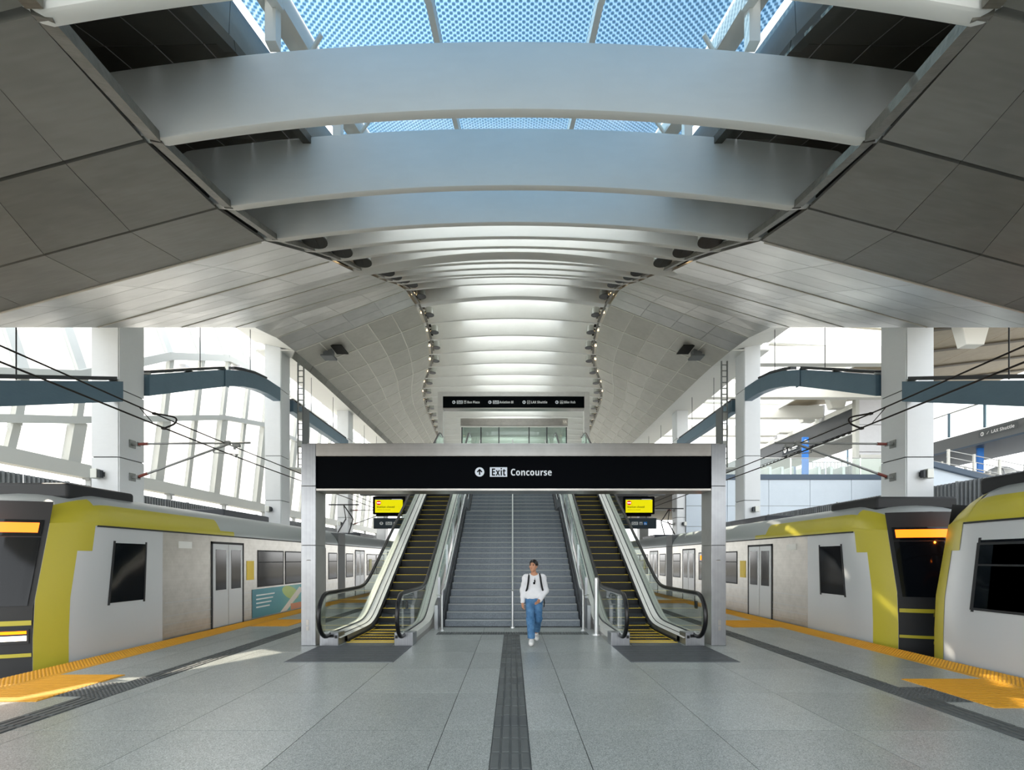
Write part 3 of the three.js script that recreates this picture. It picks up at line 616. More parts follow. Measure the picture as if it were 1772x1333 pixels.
// glazed lobby behind the upper portal
{
  const o = thing('glass_lobby', 'glass walled lobby with steel fascia behind the upper sign portal', 'lobby'), D = 33, k = D / 837, X = (p) => (p - 887) * k, y1 = 11.35, y0 = 10.85;
  const xs = [799.3, 832.3, 863.3, 915.5, 946.5, 980.3].map(X);
  mesh('fascia', [rspan(X(797), X(982.5), y0, y1, D - 0.05, D + 3, 0.02)], M.steelAcross, o);
  mesh('fascia_lip', [span(X(798), X(982), y0 - 0.09, y0 - 0.02, D - 0.02, D + 0.1)], M.white, o);
  for (let i = 0; i + 1 < xs.length; i++) mesh('pane', [span(xs[i] + 0.04, xs[i + 1] - 0.04, FLOOR2, y0 - 0.1, D + 0.03, D + 0.05)], M.greenGlass, o);
  xs.forEach((x) => mesh('mullion', [span(x - 0.035, x + 0.035, FLOOR2, y0 - 0.05, D, D + 0.1)], M.charcoal, o));
  mesh('door_pull', [span(xs[1] - 0.13, xs[1] - 0.06, 8.4, 9.0, D - 0.06, D - 0.02), span(xs[1] + 0.06, xs[1] + 0.13, 8.4, 9.0, D - 0.06, D - 0.02)], M.charcoal, o);
  for (const s of [0, 1]) mesh('side_pane', [span(s ? xs[5] - 0.01 : xs[0] - 0.01, s ? xs[5] + 0.01 : xs[0] + 0.01, FLOOR2, y0 - 0.1, D + 0.1, D + 2.9)], M.greenGlass, o);
  const e = panelTexture(64, 64, (x) => { x.fillStyle = '#b9b4aa'; x.fillRect(0, 0, 64, 64); x.fillStyle = '#eae6da'; x.font = 'bold 40px sans-serif'; x.fillText('1A', 6, 46); });
  const t = face('lettering', 0.36, 0.36, e, o, X(977.5), 11.1, D - 0.054);
}
// ---------------------------------------------------------------- stairs
const RISE = 0.178, GO = 0.3, STAIR0 = 12.5, SX = 1.75;
{
  const o = thing('staircase', 'wide dark blue-grey terrazzo staircase with pale nosing strips up to the concourse', 'stairs');
  const step = Object.assign(join([box(2 * SX - 0.01, RISE - 0.004, GO + 0.03, 0, 0, 0)]), { userData: { done: true } });
  const nose = Object.assign(join([rbox(2 * SX - 0.02, 0.024, 0.05, 0.006, 0, 0, 0)]), { userData: { done: true } });
  const fly = (d0, y0, n) => { for (let i = 0; i < n; i++) {
    const s = mesh('stair_step', step, M.stair, o); s.position.set(0, y0 + (i + 0.5) * RISE, -(d0 + i * GO + (GO + 0.03) / 2));
    const q = mesh('nosing', nose, M.nosing, s); q.position.set(0, RISE / 2 - 0.008, GO / 2 + 0.0145 - 0.019);
  } };
  fly(STAIR0, 0, 20); fly(19.7, 20 * RISE, 20);
  mesh('landing', [span(-SX, SX, 20 * RISE - 0.2, 20 * RISE, 18.2, 19.75)], M.stair, o);
  mesh('base_joint', [span(-SX, SX, 0.0, 0.012, 12.44, 12.5)], M.matBlack, o);
  const under = [[12.6, 0], [18.4, 3.3], [19.8, 3.3], [25.5, 6.9], [25.5, 6.4], [19.6, 2.7], [18.4, 2.7], [13.6, 0]];
  mesh('soffit', [prism(under, -SX + 0.01, SX - 0.01)], M.concrete, o);
}
const stairLine = table([11.8, 12.2, 18.2, 19.7, 25.7, 27], [0, 0, 3.56, 3.56, 7.12, 7.15]);
for (const s of [-1, 1]) {
  const o = thing('stair_parapet', 'stainless and glass parapet along the ' + sideName(s) + ' edge of the staircase', 'parapet');
  const xa = s * 1.76, xb = s * 1.98;
  mesh('kerb', [prism([[12.35, 0], [12.5, 0.3], [18.3, 3.75], [19.8, 3.75], [25.6, 7.3], [25.6, 6.9], [19.8, 3.3], [18.4, 3.3], [12.6, 0]], xa, xa + s * 0.05, 0.004)], M.charcoal, o);
  const cuts = [12.5, 14.0, 15.5, 17.0, 18.2, 19.7, 21.2, 22.7, 24.2, 25.6];
  for (let i = 0; i + 1 < cuts.length; i++) {
    const a = cuts[i] + 0.006, b = cuts[i + 1] - 0.006, y = stairLine;
    mesh('steel_panel', [prism([[a, Math.max(0, y(a) - 0.25)], [a, y(a) + 0.62], [b, y(b) + 0.62], [b, y(b) - 0.25]], s * 1.815, s * 1.84, 0.003)], M.steel, o);
    mesh('glass_panel', [prism([[a + 0.03, y(a) + 0.66], [a + 0.03, y(a) + 1.16], [b - 0.03, y(b) + 1.16], [b - 0.03, y(b) + 0.66]], s * 1.9, s * 1.912)], M.greenGlass, o);
    mesh('post', [span(s * 1.87, s * 1.93, Math.max(0, y(a) - 0.2), y(a) + 1.1, a - 0.02, a + 0.05)], M.steel, o);
    mesh('bracket', [rod(V(s * 1.74, y(a + 0.5) + 0.86, a + 0.5), V(s * 1.84, y(a + 0.5) + 0.58, a + 0.5), 0.012, 6)], M.chrome, o);
  }
  mesh('steel_end', [prism([[12.05, 0], [12.05, 0.6], [12.45, 0.75], [12.45, 0]], s * 1.86, s * 1.95, 0.004)], M.steel, o);
  const h = thing('handrail', 'thin steel handrail on the ' + sideName(s) + ' side of the staircase, bent down to a floor post', 'handrail');
  mesh('rail', [tube([V(s * 1.72, 0.0, 11.8), V(s * 1.72, 0.5, 11.8), V(s * 1.72, 0.93, 11.8), V(s * 1.72, 0.985, 11.86), V(s * 1.72, 0.985, 12.15), V(s * 1.72, 1.05, 12.35), V(s * 1.72, stairLine(15) + 0.92, 15), V(s * 1.72, stairLine(18.2) + 0.92, 18.2), V(s * 1.72, 4.5, 18.6), V(s * 1.72, 4.5, 19.5), V(s * 1.72, stairLine(22) + 0.92, 22), V(s * 1.72, 8.05, 25.6)], 0.024, 120, 8, 0.05)], M.chrome, h);
  mesh('foot', [cyl(0.05, 0.06, 0.03, s * 1.72, 0.016, 11.8, 16)], M.chrome, h);
  mesh('tie', [rod(V(s * 1.72, 0.86, 11.8), V(s * 1.9, 0.86, 12.1), 0.012, 6)], M.chrome, h);
  if (s < 0) continue;
  const b = thing('barrier_post', 'tall round steel post standing between stairs and right escalator', 'post', V(s * 1.93, 0, 11.15));
  mesh('post', [cyl(0.055, 0.055, 1.3, 0, 0.65, 0, 18), cyl(0.03, 0.055, 0.03, 0, 1.31, 0, 18)], M.chrome, b);
  mesh('base', [cyl(0.1, 0.11, 0.035, 0, 0.018, 0, 18)], M.chrome, b);
}
{
  const h = thing('handrail', 'single steel handrail up the middle of the staircase with a thicker post at its foot', 'handrail');
  mesh('rail', [tube([V(0, 0.95, 12.3), V(0, 1.05, 12.45), V(0, stairLine(15) + 0.93, 15), V(0, stairLine(18.2) + 0.93, 18.2), V(0, 4.5, 18.6), V(0, 4.5, 19.5), V(0, stairLine(22) + 0.93, 22), V(0, 8.05, 25.5)], 0.022, 100, 8, 0.05)], M.chrome, h);
  mesh('post', [cyl(0.03, 0.03, 0.94, 0, 0.47, 12.3, 12)], M.chrome, h);
  mesh('foot', [cyl(0.06, 0.065, 0.03, 0, 0.016, 12.3, 16)], M.chrome, h);
  for (let i = 0; i < 6; i++) { const d = 13.85 + i * 0.9; mesh('baluster', [cyl(0.018, 0.018, 0.92, 0, stairLine(d) + 0.47, d, 8)], M.chrome, h); }
}

// ---------------------------------------------------------------- escalators
const soft = (x, r) => r * Math.log(1 + Math.exp(x / r));
const escY = (d) => Math.max(0, 0.577 * (soft(d - 12.17, 0.18) - soft(d - 24.56, 0.18)));
function escalator(xc, label) {
  const o = thing('escalator', label, 'escalator', V(xc, 0, 0));
  const path = (a, b, n) => Array.from({ length: n + 1 }, (_, i) => { const d = lerp(a, b, i / n); return [d, escY(d)]; });
  // floor plate and comb
  mesh('landing_plate', [rspan(-0.93, 0.93, -0.01, 0.008, 8.2, 9.74, 0.003), rspan(-0.52, 0.52, -0.01, 0.008, 9.74, 10.12, 0.003)], M.grey2 ??= std({ map: brushed(0x70757a, 18, 0.35), metalness: 0.5, roughness: 0.55 }), o);
  for (let k = 0; k < 19; k++) mesh('plate_rib', [box(1.84, 0.004, 0.02, 0, 0.009, 8.26 + k * 0.08)], M.charcoal, o);
  mesh('comb', [rspan(-0.52, 0.52, 0, 0.016, 10.1, 10.17, 0.004)], M.safety, o, 'yellow comb plate');
  // steps
  const tread = 0.369, cut = Object.assign(join([box(1.02, 0.03, 0.36, 0, -0.015, 0.0), ...Array.from({ length: 16 }, (_, k) => box(0.022, 0.008, 0.34, -0.48 + k * 0.064, 0.003, 0.0))]), { userData: { done: true } });
  M.step ??= std({ color: 0x17191b, metalness: 0.3, roughness: 0.45 });
  const lineG = Object.assign(join([box(1.02, 0.016, 0.024, 0, 0.002, 0), box(0.014, 0.014, 0.33, -0.5, 0.002, 0.17), box(0.014, 0.014, 0.33, 0.5, 0.002, 0.17)]), { userData: { done: true } });
  for (let i = -5; i < 34; i++) {
    const d = 12.17 + tread * i, y = escY(d) + (i < 0 ? 0.0 : 0);
    const prev = escY(d - tread), s = mesh('step', cut, M.step, o); s.position.set(0, y + 0.004, -(d + 0.185));
    const r = y - prev; if (r > 0.01) mesh('riser', [box(1.02, r, 0.02, 0, -r / 2 - 0.004, -0.175 + 0.0)], M.step, s);
    const e = mesh('edge', lineG, M.safety, s, 'yellow step edge'); e.position.set(0, 0.003, 0.166);
  }
  for (const s of [-1, 1]) {
    const P = path(9.79, 25.8, 80), Q = path(10.2, 25.8, 80), f = (pts) => pts.map(([x, y]) => [s * x, y]);
    mesh('skirt', [sweep(f([[0.53, 0.02], [0.53, 0.15]]), Q)], M.steel, o);
    mesh('skirt_brush', [sweep(f([[0.53, -0.3], [0.525, 0.025], [0.5, 0.03], [0.5, 0.06], [0.53, 0.065]]), Q)], M.matBlack, o);
    mesh('inner_deck', [sweep(f([[0.53, 0.15], [0.56, 0.165], [0.735, 0.235]]), path(9.79, 25.8, 80))], M.deck ??= std({ map: brushed(0xdededa, 8, 0.9), metalness: 0.3, roughness: 0.45 }), o);
    mesh('deck_joint', [sweep(f([[0.606, 0.186], [0.609, 0.192], [0.62, 0.196], [0.623, 0.192]]), path(9.79, 25.8, 80))], M.matBlack, o);
    mesh('outer_deck', [sweep(f([[0.765, 0.235], [0.93, 0.22], [0.93, 0.1]]), path(9.79, 25.8, 80))], M.deck, o);
    mesh('side_cladding', [sweep(f([[0.93, 0.1], [0.93, -0.95]]), path(9.79, 25.8, 80).map(([d, y]) => [d, y]))], M.steelAcross, o);
    mesh('glass_channel', [sweep(f([[0.735, 0.235], [0.735, 0.255], [0.765, 0.255], [0.765, 0.235]]), P)], M.charcoal, o);
    // newel base
    mesh('newel_base', [prism([[9.77, 0], [9.77, 0.27], [10.15, 0.25], [10.15, 0]], s * 0.565, s * 0.945, 0.008)], M.steel, o);
    mesh('inlet', [box(0.1, 0.06, 0.05, s * 0.7, 0.2, 9.765), box(0.05, 0.06, 0.02, s * 0.61, 0.18, 9.765)], M.rubber, o);
    // glass, in panels
    const R = 0.43, cy = 0.64, cd = 9.66, cuts = [9.3, 11.3, 13.1, 14.9, 16.7, 18.5, 20.3, 22.1, 23.9, 25.8];
    for (let i = 0; i + 1 < cuts.length; i++) {
      const a = i ? cuts[i] + 0.008 : 9.82, b = cuts[i + 1] - 0.008, lo = path(a, b, 8).map(([d, y]) => [d, y + 0.24]), hi = path(i ? a : cd, b, 8).map(([d, y]) => [d, y + 1.03]).reverse();
      const poly = [...lo, ...hi];
      if (!i) for (let k = 1; k < 10; k++) { const t = Math.PI / 2 + k / 10 * (Math.PI * 0.86); poly.push([cd + (R - 0.03) * Math.cos(t), cy + (R - 0.03) * Math.sin(t)]); }
      mesh('glass_panel', [prism(poly, s * 0.745, s * 0.757)], M.glass, o);
    }
    // handrail
    const pts = []; for (let k = 0; k <= 12; k++) { const t = Math.PI * 1.62 - k / 12 * Math.PI * 1.12; pts.push(new THREE.Vector3(s * 0.75, cy + R * Math.sin(t), -(cd + R * Math.cos(t)))); }
    for (const [d, y] of path(10.1, 25.6, 46)) pts.push(new THREE.Vector3(s * 0.75, y + cy + R, -d));
    const curve = new THREE.CatmullRomCurve3(pts), g = new THREE.TubeGeometry(curve, 220, 0.042, 10, false);
    mesh('handrail', [g], M.rubber, o);
    const inner = pts.map((p, k) => { const c = k <= 12 ? new THREE.Vector3(s * 0.75, cy, -cd) : p.clone().add(new THREE.Vector3(0, -1, 0)); return p.clone().add(c.sub(p).setLength(0.042)); });
    mesh('rail_guide', [new THREE.TubeGeometry(new THREE.CatmullRomCurve3(inner), 180, 0.018, 6, false)], M.chrome, o);
  }
  mesh('label_sticker', [box(0.07, 0.004, 0.1, xc < 0 ? -0.66 : 0.66, 0.225, 10.05, 0.0, 0, xc < 0 ? -0.38 : 0.38)], xc < 0 ? M.red : M.safety, o, xc < 0 ? 'small red sticker' : 'small yellow sticker');
  mesh('stop_button', [rbox(0.05, 0.16, 0.07, 0.012, xc < 0 ? 0.79 : 0.82, 0.82, 9.9)], M.rubber, o);
  mesh('truss', [prism([[10.4, 0.0], [12.3, 0.0], [24.6, 6.3], [25.8, 6.3], [25.8, 5.9], [24.5, 5.8], [13.6, -0.2], [10.4, -0.2]], -0.9, 0.9)], M.charcoal, o);
}
escalator(-2.955, 'escalator on the left of the stairs with yellow step edges, partly sunlit');
escalator(2.935, 'escalator on the right of the stairs with black steps and yellow step edges');

// ---------------------------------------------------------------- screens and hanging signs beside the escalators
const screenTex = panelTexture(512, 288, (x, w, h) => {
  x.fillStyle = '#d8cf0a'; x.fillRect(0, 0, w, h);
  x.fillStyle = '#3a4048'; x.fillRect(0, 0, w, 20); x.fillStyle = '#aab'; x.fillRect(w * 0.6, 4, w * 0.36, 12);
  x.fillStyle = '#c8102e'; x.beginPath(); x.arc(68, 84, 44, 0, 7); x.fill(); x.fillStyle = '#ffffff'; x.fillRect(34, 72, 68, 24);
  fitText(x, 'Station closed', 32, 188, 330, 52, '#2a2608'); fitText(x, 'station is closed', 34, 238, 250, 28, '#6a6410', 'normal');
});
for (const s of [-1, 1]) {
  const k = 18.6 / 837, X = (p) => (p - 887) * k, Y = (p) => 1.75 + (968 - p) * k, [a, b] = s < 0 ? [645, 701] : [1078.5, 1133], c = (X(a) + X(b)) / 2, w = X(b) - X(a);
  const o = thing('display_screen', 'hanging black framed screen showing a yellow Station closed notice, ' + (s < 0 ? 'beside the left escalator' : 'beside the right escalator'), 'screen', V(c, Y(875.5), 18.6));
  mesh('casing', [rbox(w, 0.68, 0.14, 0.02, 0, 0.02, 0.07), rbox(w - 0.24, 0.08, 0.12, 0.02, 0, -0.36, 0.07)], M.black, o);
  face('screen', w - 0.18, 0.53, screenTex, o, 0, 0.0, -0.003, { mat: { emissiveMap: screenTex, emissive: 0xffffff, emissiveIntensity: 0.3, roughness: 0.2 } });
  mesh('bracket', [rod(V(0, 0.1, 0.14), V(s * -0.3, 0.1, 0.75), 0.03, 8), rod(V(s * -0.3, 0.1, 0.75), V(s * -1.0, -0.5, 0.75), 0.03, 8)], M.charcoal, o);
  const q = thing('hanging_sign', 'dark grey exit sign with white symbols under the ' + sideName(s) + ' yellow screen', 'sign', V(c + (s < 0 ? 0.1 : 0), Y(906), 18.6));
  const W = w + 0.15;
  mesh('board', [rbox(W, 0.41, 0.08, 0.01, 0, 0, 0.05)], M.charcoal, q);
  mesh('arm', [rod(V(0, 0, 0.09), V(s < 0 ? 0.8 : -1.01, 0, 0.09), 0.03, 8)], M.charcoal, q);
  mesh('link', [rod(V(-0.3, 0.18, 0.06), V(-0.3, 0.32, 0.06), 0.012, 6), rod(V(0.3, 0.18, 0.06), V(0.3, 0.32, 0.06), 0.012, 6)], M.charcoal, q);
  face('lettering', W - 0.02, 0.36, panelTexture(512, 160, (x, wd, h) => {
    x.fillStyle = '#3b444b'; x.fillRect(0, 0, wd, h);
    if (s < 0) arrowDisc(x, 110, 80, 26, 0, '#e4e8e8', '#2a3034');
    const e = s < 0 ? 172 : 150; x.fillStyle = '#dfe3e3'; x.fillRect(e, 54, 92, 52); fitText(x, 'Exit', e + 8, 97, 76, 50, '#2e353a');
    const l = e + 112; x.fillStyle = '#c9cdcd'; x.fillRect(l, 56, 46, 48); x.fillStyle = '#3b444b'; x.fillRect(l + 8, 74, 12, 26); x.fillRect(l + 26, 74, 12, 26);
    if (s > 0) { x.fillStyle = '#1f7fd6'; x.fillRect(l + 64, 54, 50, 52); x.strokeStyle = '#fff'; x.lineWidth = 5; x.beginPath(); x.arc(l + 86, 88, 12, 0, 5); x.moveTo(l + 84, 62); x.lineTo(l + 84, 82); x.lineTo(l + 100, 82); x.lineTo(l + 106, 98); x.stroke(); }
  }), q, 0, 0, 0.0065);
}
// ---------------------------------------------------------------- trains (built at rest)
// A car is built in its own frame: L runs from the tip of the cab backwards, u runs from the platform side across, y up.
const CAR_W = 2.65, RAKE = 0.2;
const carHalf = (L) => CAR_W / 2 - 0.34 * Math.pow(1 - clamp(L / 1.25, 0, 1), 2.3);
const rakeAt = (y, L) => (y > 0.9 ? (y - 0.9) * RAKE : 0) * clamp(1 - L / 2.6, 0, 1);
const roofDrop = (L) => 0.28 * Math.pow(1 - clamp(L / 1.1, 0, 1), 2);
const ROOF = [[0, 2.36], [0.0, 2.44], [0.03, 2.52], [0.12, 2.7], [0.26, 2.85], [0.46, 2.97], [0.8, 3.03], [1.325, 3.05]];
function carMesher(dir, sd, D0) {                              // dir +1: the car runs away from the camera; sd: side of the platform
  const P = (side, inset, y, L) => {                           // side -1 platform side, +1 far side; inset measured inwards from the skin
    const h = carHalf(L), across = side * (h - inset);         // around the car's axis
    return V(sd * (7.6 + CAR_W / 2 + across), y, D0 + dir * (L + rakeAt(y, L)));
  };
  const grid = (fn, na, nb) => {                               // thin closed sheet from a grid of points
    const pos = [], idx = [];
    for (let i = 0; i <= na; i++) for (let j = 0; j <= nb; j++) { const p = fn(i / na, j / nb); pos.push(p.x, p.y, p.z); }
    for (let i = 0; i < na; i++) for (let j = 0; j < nb; j++) { const a = i * (nb + 1) + j, b = a + nb + 1; idx.push(a, b, a + 1, b, b + 1, a + 1); }
    const g = new THREE.BufferGeometry().setAttribute('position', new THREE.Float32BufferAttribute(pos, 3)); g.setIndex(idx);
    return toCreasedNormals(g, 0.7);
  };
  const side = (s, L0, L1, y0, y1, out = 0, n = 8) => {
    const k = Math.max(1, Math.ceil((L1 - L0) / (L0 < 2.6 ? 0.15 : 3)));
    return [grid((a, b) => P(s, -out, lerp(y0, y1, b), lerp(L0, L1, a)), k, y1 > 0.9 && L0 < 2.6 ? 4 : 1)];
  };
  // solid patch on the side: face plus rim, so that it stands proud or recessed
  const block = (s, L0, L1, y0, y1, out, depth = 0.03) => {
    const k = Math.max(1, Math.ceil((L1 - L0) / (L0 < 2.6 ? 0.15 : 3)));
    const o = (a, y) => P(s, -out, y, a), i = (a, y) => P(s, -out + depth, y, a), f = (t) => lerp(L0, L1, t);
    return [grid((a, b) => o(f(a), lerp(y0, y1, b)), k, 2), grid((a, b) => (b ? i : o)(f(a), y0), k, 1), grid((a, b) => (b ? i : o)(f(a), y1), k, 1), grid((a, b) => (b ? i : o)(L0, lerp(y0, y1, a)), 1, 1), grid((a, b) => (b ? i : o)(L1, lerp(y0, y1, a)), 1, 1)];
  };
  const roof = (s, L0, L1, t0, t1, out = 0) => {
    const k = Math.max(1, Math.ceil((L1 - L0) / (L0 < 2.6 ? 0.2 : 3))), ru = table(ROOF.map((_, q) => q / (ROOF.length - 1)), ROOF.map((r) => r[0])), ry = table(ROOF.map((_, q) => q / (ROOF.length - 1)), ROOF.map((r) => r[1]));
    return [grid((a, b) => { const L = lerp(L0, L1, a), t = lerp(t0, t1, b), h = carHalf(L); return P(s, ru(t) * h / (CAR_W / 2) - out, ry(t) + out - roofDrop(L) * clamp(t * 2, 0, 1), L); }, k, 10)];
  };
  const front = (y0, y1, w0, w1, out, n = 10) => [grid((a, b) => { // w as share of the half width
    const y = lerp(y0, y1, b), w = lerp(w0, w1, a), h = carHalf(0), yy = y > 2.36 ? y - roofDrop(0) * 0 : y;
    return V(sd * (7.6 + CAR_W / 2 + w * h), yy, D0 + dir * (-0.26 * (1 - w * w) - out + rakeAt(y, 0)));
  }, n, 4)];
  const bx = (L0, L1, u0, u1, y0, y1, r = 0.02) => [rspan(sd * (7.6 + u0), sd * (7.6 + u1), y0, y1, D0 + dir * L0, D0 + dir * L1, r)];
  return { P, grid, side, block, roof, front, bx };
}
function buildCar(o, sd, dir, D0, LEN, { cab = true, dest = true, wrap = null, pants = false, lights = true } = {}) {
  const c = carMesher(dir, sd, D0), half = LEN / 2, mirror = (L) => LEN - L;
  // side skins: cab in silver, the rest stainless, with recesses only where windows and doors sit proud
  for (const s of [-1, 1]) {
    mesh('cab_skin', [...c.side(s, 0, 2.5, -0.22, 2.36)], M.trainSilver, o, 'light grey painted cab side');
    mesh('body_skin', [...c.side(s, 2.5, LEN, -0.22, 2.36)], M.trainSteel, o);
    mesh('roof_cove', [...c.roof(s, 0, LEN, 0, 1)], M.trainRoof, o);
    mesh('gutter', c.block(s, 0.7, LEN, 2.345, 2.375, 0.025, 0.03), M.trainDark, o);
    mesh('underframe', [...c.side(s, 0.3, LEN, -0.85, -0.24, -0.12)], M.trainDark, o);
  }
  const s = -1;                                                 // what shows is the platform side
  // yellow cab frame: corner pillars, roof band fading back, bumper
  for (const q of [-1, 1]) {
    mesh('cab_pillar', [...c.side(q, 0.0, 0.42, -0.22, 2.37, 0.006), ...c.side(q, 0.0, 0.66, 1.9, 2.37, 0.007)], M.trainYellow, o, 'yellow cab corner');
    mesh('roof_corner', [...c.roof(q, 0, 0.75, 0, 0.62, 0.006)], M.trainYellow, o, 'yellow roof corner of the cab');
  }
  mesh('roof_band', [...c.roof(-1, 0.7, 4.6, 0.02, 0.5, 0.005), ...c.roof(-1, 4.6, 5.2, 0.02, 0.22, 0.005)], M.trainYellow, o, 'yellow band along the roof edge');
  mesh('front_mask', [...c.front(-0.25, 0.95, -1, 1, 0), ...c.front(0.95, 2.36, -1, 1, 0.0), ...c.front(2.36, 2.74, -1, 1, 0.0)], M.trainDark, o);
  mesh('windshield', [...c.front(0.98, 2.12, -0.94, 0.94, 0.015)], M.trainGlass, o);
  mesh('bumper', [...c.front(0.66, 0.74, -1, 1, 0.02)], M.trainYellow, o, 'yellow bumper strip');
  mesh('bumper', [...c.front(0.14, 0.2, -1, 1, 0.02)], M.trainYellow, o, 'yellow bumper strip');
  mesh('sign_window', [...c.front(2.14, 2.42, -0.94, 0.94, 0.016)], M.trainGlass, o);
  if (dest) {
    const tex = panelTexture(512, 96, (x, w, h) => { x.fillStyle = '#120600'; x.fillRect(0, 0, w, h); x.fillStyle = '#ff7a18'; for (let i = 0; i < 58; i++) for (let j = 0; j < 7; j++) if (rnd() < 0.72) x.fillRect(16 + i * 8.3, 14 + j * 10, 6, 7); });
    const g = c.front(2.2, 2.37, -0.9, 0.9, 0.022)[0]; const m = mesh('destination_sign', [g], std({ color: 0x120600, emissive: 0xff6a10, emissiveIntensity: 1.5, roughness: 0.5 }), o, 'orange lit destination sign');
    const l = new THREE.PointLight(0xff7a20, 0.5); l.position.copy(V(sd * (7.6 + CAR_W / 2), 2.28, D0 - dir * 0.45)); l.name = 'destination_light'; l.castShadow = true; o.add(l);
  }
  if (lights) for (const w of [-1, 1]) {
    mesh('lamp_bezel', [...c.front(0.36, 0.6, w * 0.42, w * 0.97, 0.018)], M.trainDark, o);
    mesh('headlight', [...c.front(0.41, 0.49, w * 0.46, w * 0.95, 0.026)], M.headlight, o);
    mesh('marker_light', [...c.front(0.52, 0.57, w * 0.46, w * 0.95, 0.026)], M.amber, o, 'orange marker light');
  }
  mesh('coupler', [...c.bx(-0.4, -0.2, CAR_W / 2 - 0.14, CAR_W / 2 + 0.14, -0.5, -0.25)], M.trainDark, o);
  mesh('wiper', [rod(V(sd * (7.6 + CAR_W / 2 - 0.1), 1.0, D0 - dir * 0.29), V(sd * (7.6 + CAR_W / 2 + 0.3), 1.8, D0 - dir * 0.1), 0.015, 6)], M.trainDark, o);
  // cab side window, windows, doors (both halves of the car alike)
  const cabWin = mesh('cab_window', c.block(s, 1.12, 1.95, 0.92, 2.06, 0.008), M.trainGlass, o);
  mesh('window_seal', [...c.block(s, 1.08, 1.12, 0.88, 2.1, 0.012)], M.trainDark, cabWin); mesh('window_seal', [...c.block(s, 1.95, 1.99, 0.88, 2.1, 0.012)], M.trainDark, cabWin);
  const lay = [['door', 4.25], ['win', 6.45, 8.0], ['win', 8.2, 9.75], ['door', 10.25], ['win', 12.0, 12.9]];
  const doAt = (f) => lay.forEach(([k, a, b]) => {
    if (k === 'win') {
      const x0 = Math.min(f(a), f(b)), x1 = Math.max(f(a), f(b));
      const w = mesh('window', c.block(s, x0, x1, 0.95, 1.98, 0.008), M.trainGlass, o);
      mesh('window_seal', [...c.block(s, x0 - 0.04, x0, 0.91, 2.02, 0.012), ...c.block(s, x1, x1 + 0.04, 0.91, 2.02, 0.012), ...c.block(s, x0, x1, 0.91, 0.95, 0.012), ...c.block(s, x0, x1, 1.98, 2.02, 0.012)], M.trainDark, w);
      mesh('vent_bar', c.block(s, x0, x1, 1.64, 1.67, 0.013), M.trainDark, w);
    } else {
      const e = f(a), x0 = dirSign(f) > 0 ? e : e - 1.35, m = x0 + 0.675;
      const fr = mesh('door_frame', [...c.block(s, x0 - 0.06, x0, -0.02, 2.2, 0.014), ...c.block(s, x0 + 1.35, x0 + 1.41, -0.02, 2.2, 0.014), ...c.block(s, x0 - 0.06, x0 + 1.41, 2.14, 2.2, 0.014)], M.trainDark, o);
      for (const [p, q] of [[x0, m - 0.008], [m + 0.008, x0 + 1.35]]) {
        const leaf = mesh('door_leaf', c.block(s, p + 0.01, q - 0.01, 0.0, 2.14, 0.01), M.trainSilver, o);
        mesh('door_glass', c.block(s, p + 0.12, q - 0.1, 0.95, 2.0, 0.016), M.trainGlass, leaf);
      }
    }
  });
  const dirSign = (f) => Math.sign(f(1) - f(0));
  doAt((L) => L); doAt(mirror);
  mesh('notice', c.block(s, 5.82, 6.2, 1.15, 1.7, 0.011), M.safety, o, 'yellow notice');
  mesh('notice', c.block(s, LEN - 9.4, LEN - 8.95, 1.15, 1.75, 0.02), M.noticeY ??= std({ color: 0xe8e08a, roughness: 0.5 }), o, 'pale yellow notice');
  if (!wrap) mesh('side_sign', c.block(s, 8.3, 9.6, 1.72, 1.9, 0.02), M.amber, o, 'small orange lit side sign');
  mesh('number_plate', c.block(s, 3.0, 3.45, 2.0, 2.16, 0.011), M.white, o);
  // corrugation lines of the stainless skin and the articulation
  for (const y of [0.12, 0.3, 0.48, 0.78]) mesh('side_rib', c.block(s, 2.55, LEN - 0.6, y, y + 0.018, 0.006), M.aluminium, o);
  mesh('articulation', [...c.bx(half - 0.45, half + 0.45, -0.01, CAR_W + 0.01, -0.2, 2.9)], M.grey, o);
  if (wrap) {
    const tex = panelTexture(512, 200, (x, w, h) => {
      const g = x.createLinearGradient(0, 0, w, 0); g.addColorStop(0, '#1e7f92'); g.addColorStop(0.45, '#2a9aa6'); g.addColorStop(0.7, '#74c1b0'); g.addColorStop(1, '#46a5c8'); x.fillStyle = g; x.fillRect(0, 0, w, h);
      x.fillStyle = '#b9d46a'; x.beginPath(); x.ellipse(330, 60, 90, 46, 0.5, 0, 7); x.fill(); x.fillStyle = '#f2ece0'; x.beginPath(); x.moveTo(230, 200); x.lineTo(420, 20); x.lineTo(470, 40); x.lineTo(290, 200); x.fill();
      x.fillStyle = '#d98a5a'; x.fillRect(330, 150, 170, 50); x.fillStyle = '#e6f3f2'; for (let k = 0; k < 4; k++) x.fillRect(30, 40 + k * 28, 150 - k * 14, 10);
    });
    const [L0, L1] = wrap, g = c.side(s, L0, L1, 0.02, 0.86, 0.009)[0]; g.userData.done = true;
    const n = g.attributes.position.count, uv = new Float32Array(n * 2), p = g.attributes.position;
    for (let i = 0; i < n; i++) { uv[i * 2] = ((-p.getZ(i) - D0) * dir - L0) / (L1 - L0); uv[i * 2 + 1] = (p.getY(i) - 0.02) / 0.84; }
    g.setAttribute('uv', new THREE.BufferAttribute(uv, 2));
    mesh('wrap', g, std({ map: tex, roughness: 0.4 }), o, 'teal printed advertising panel');
  }
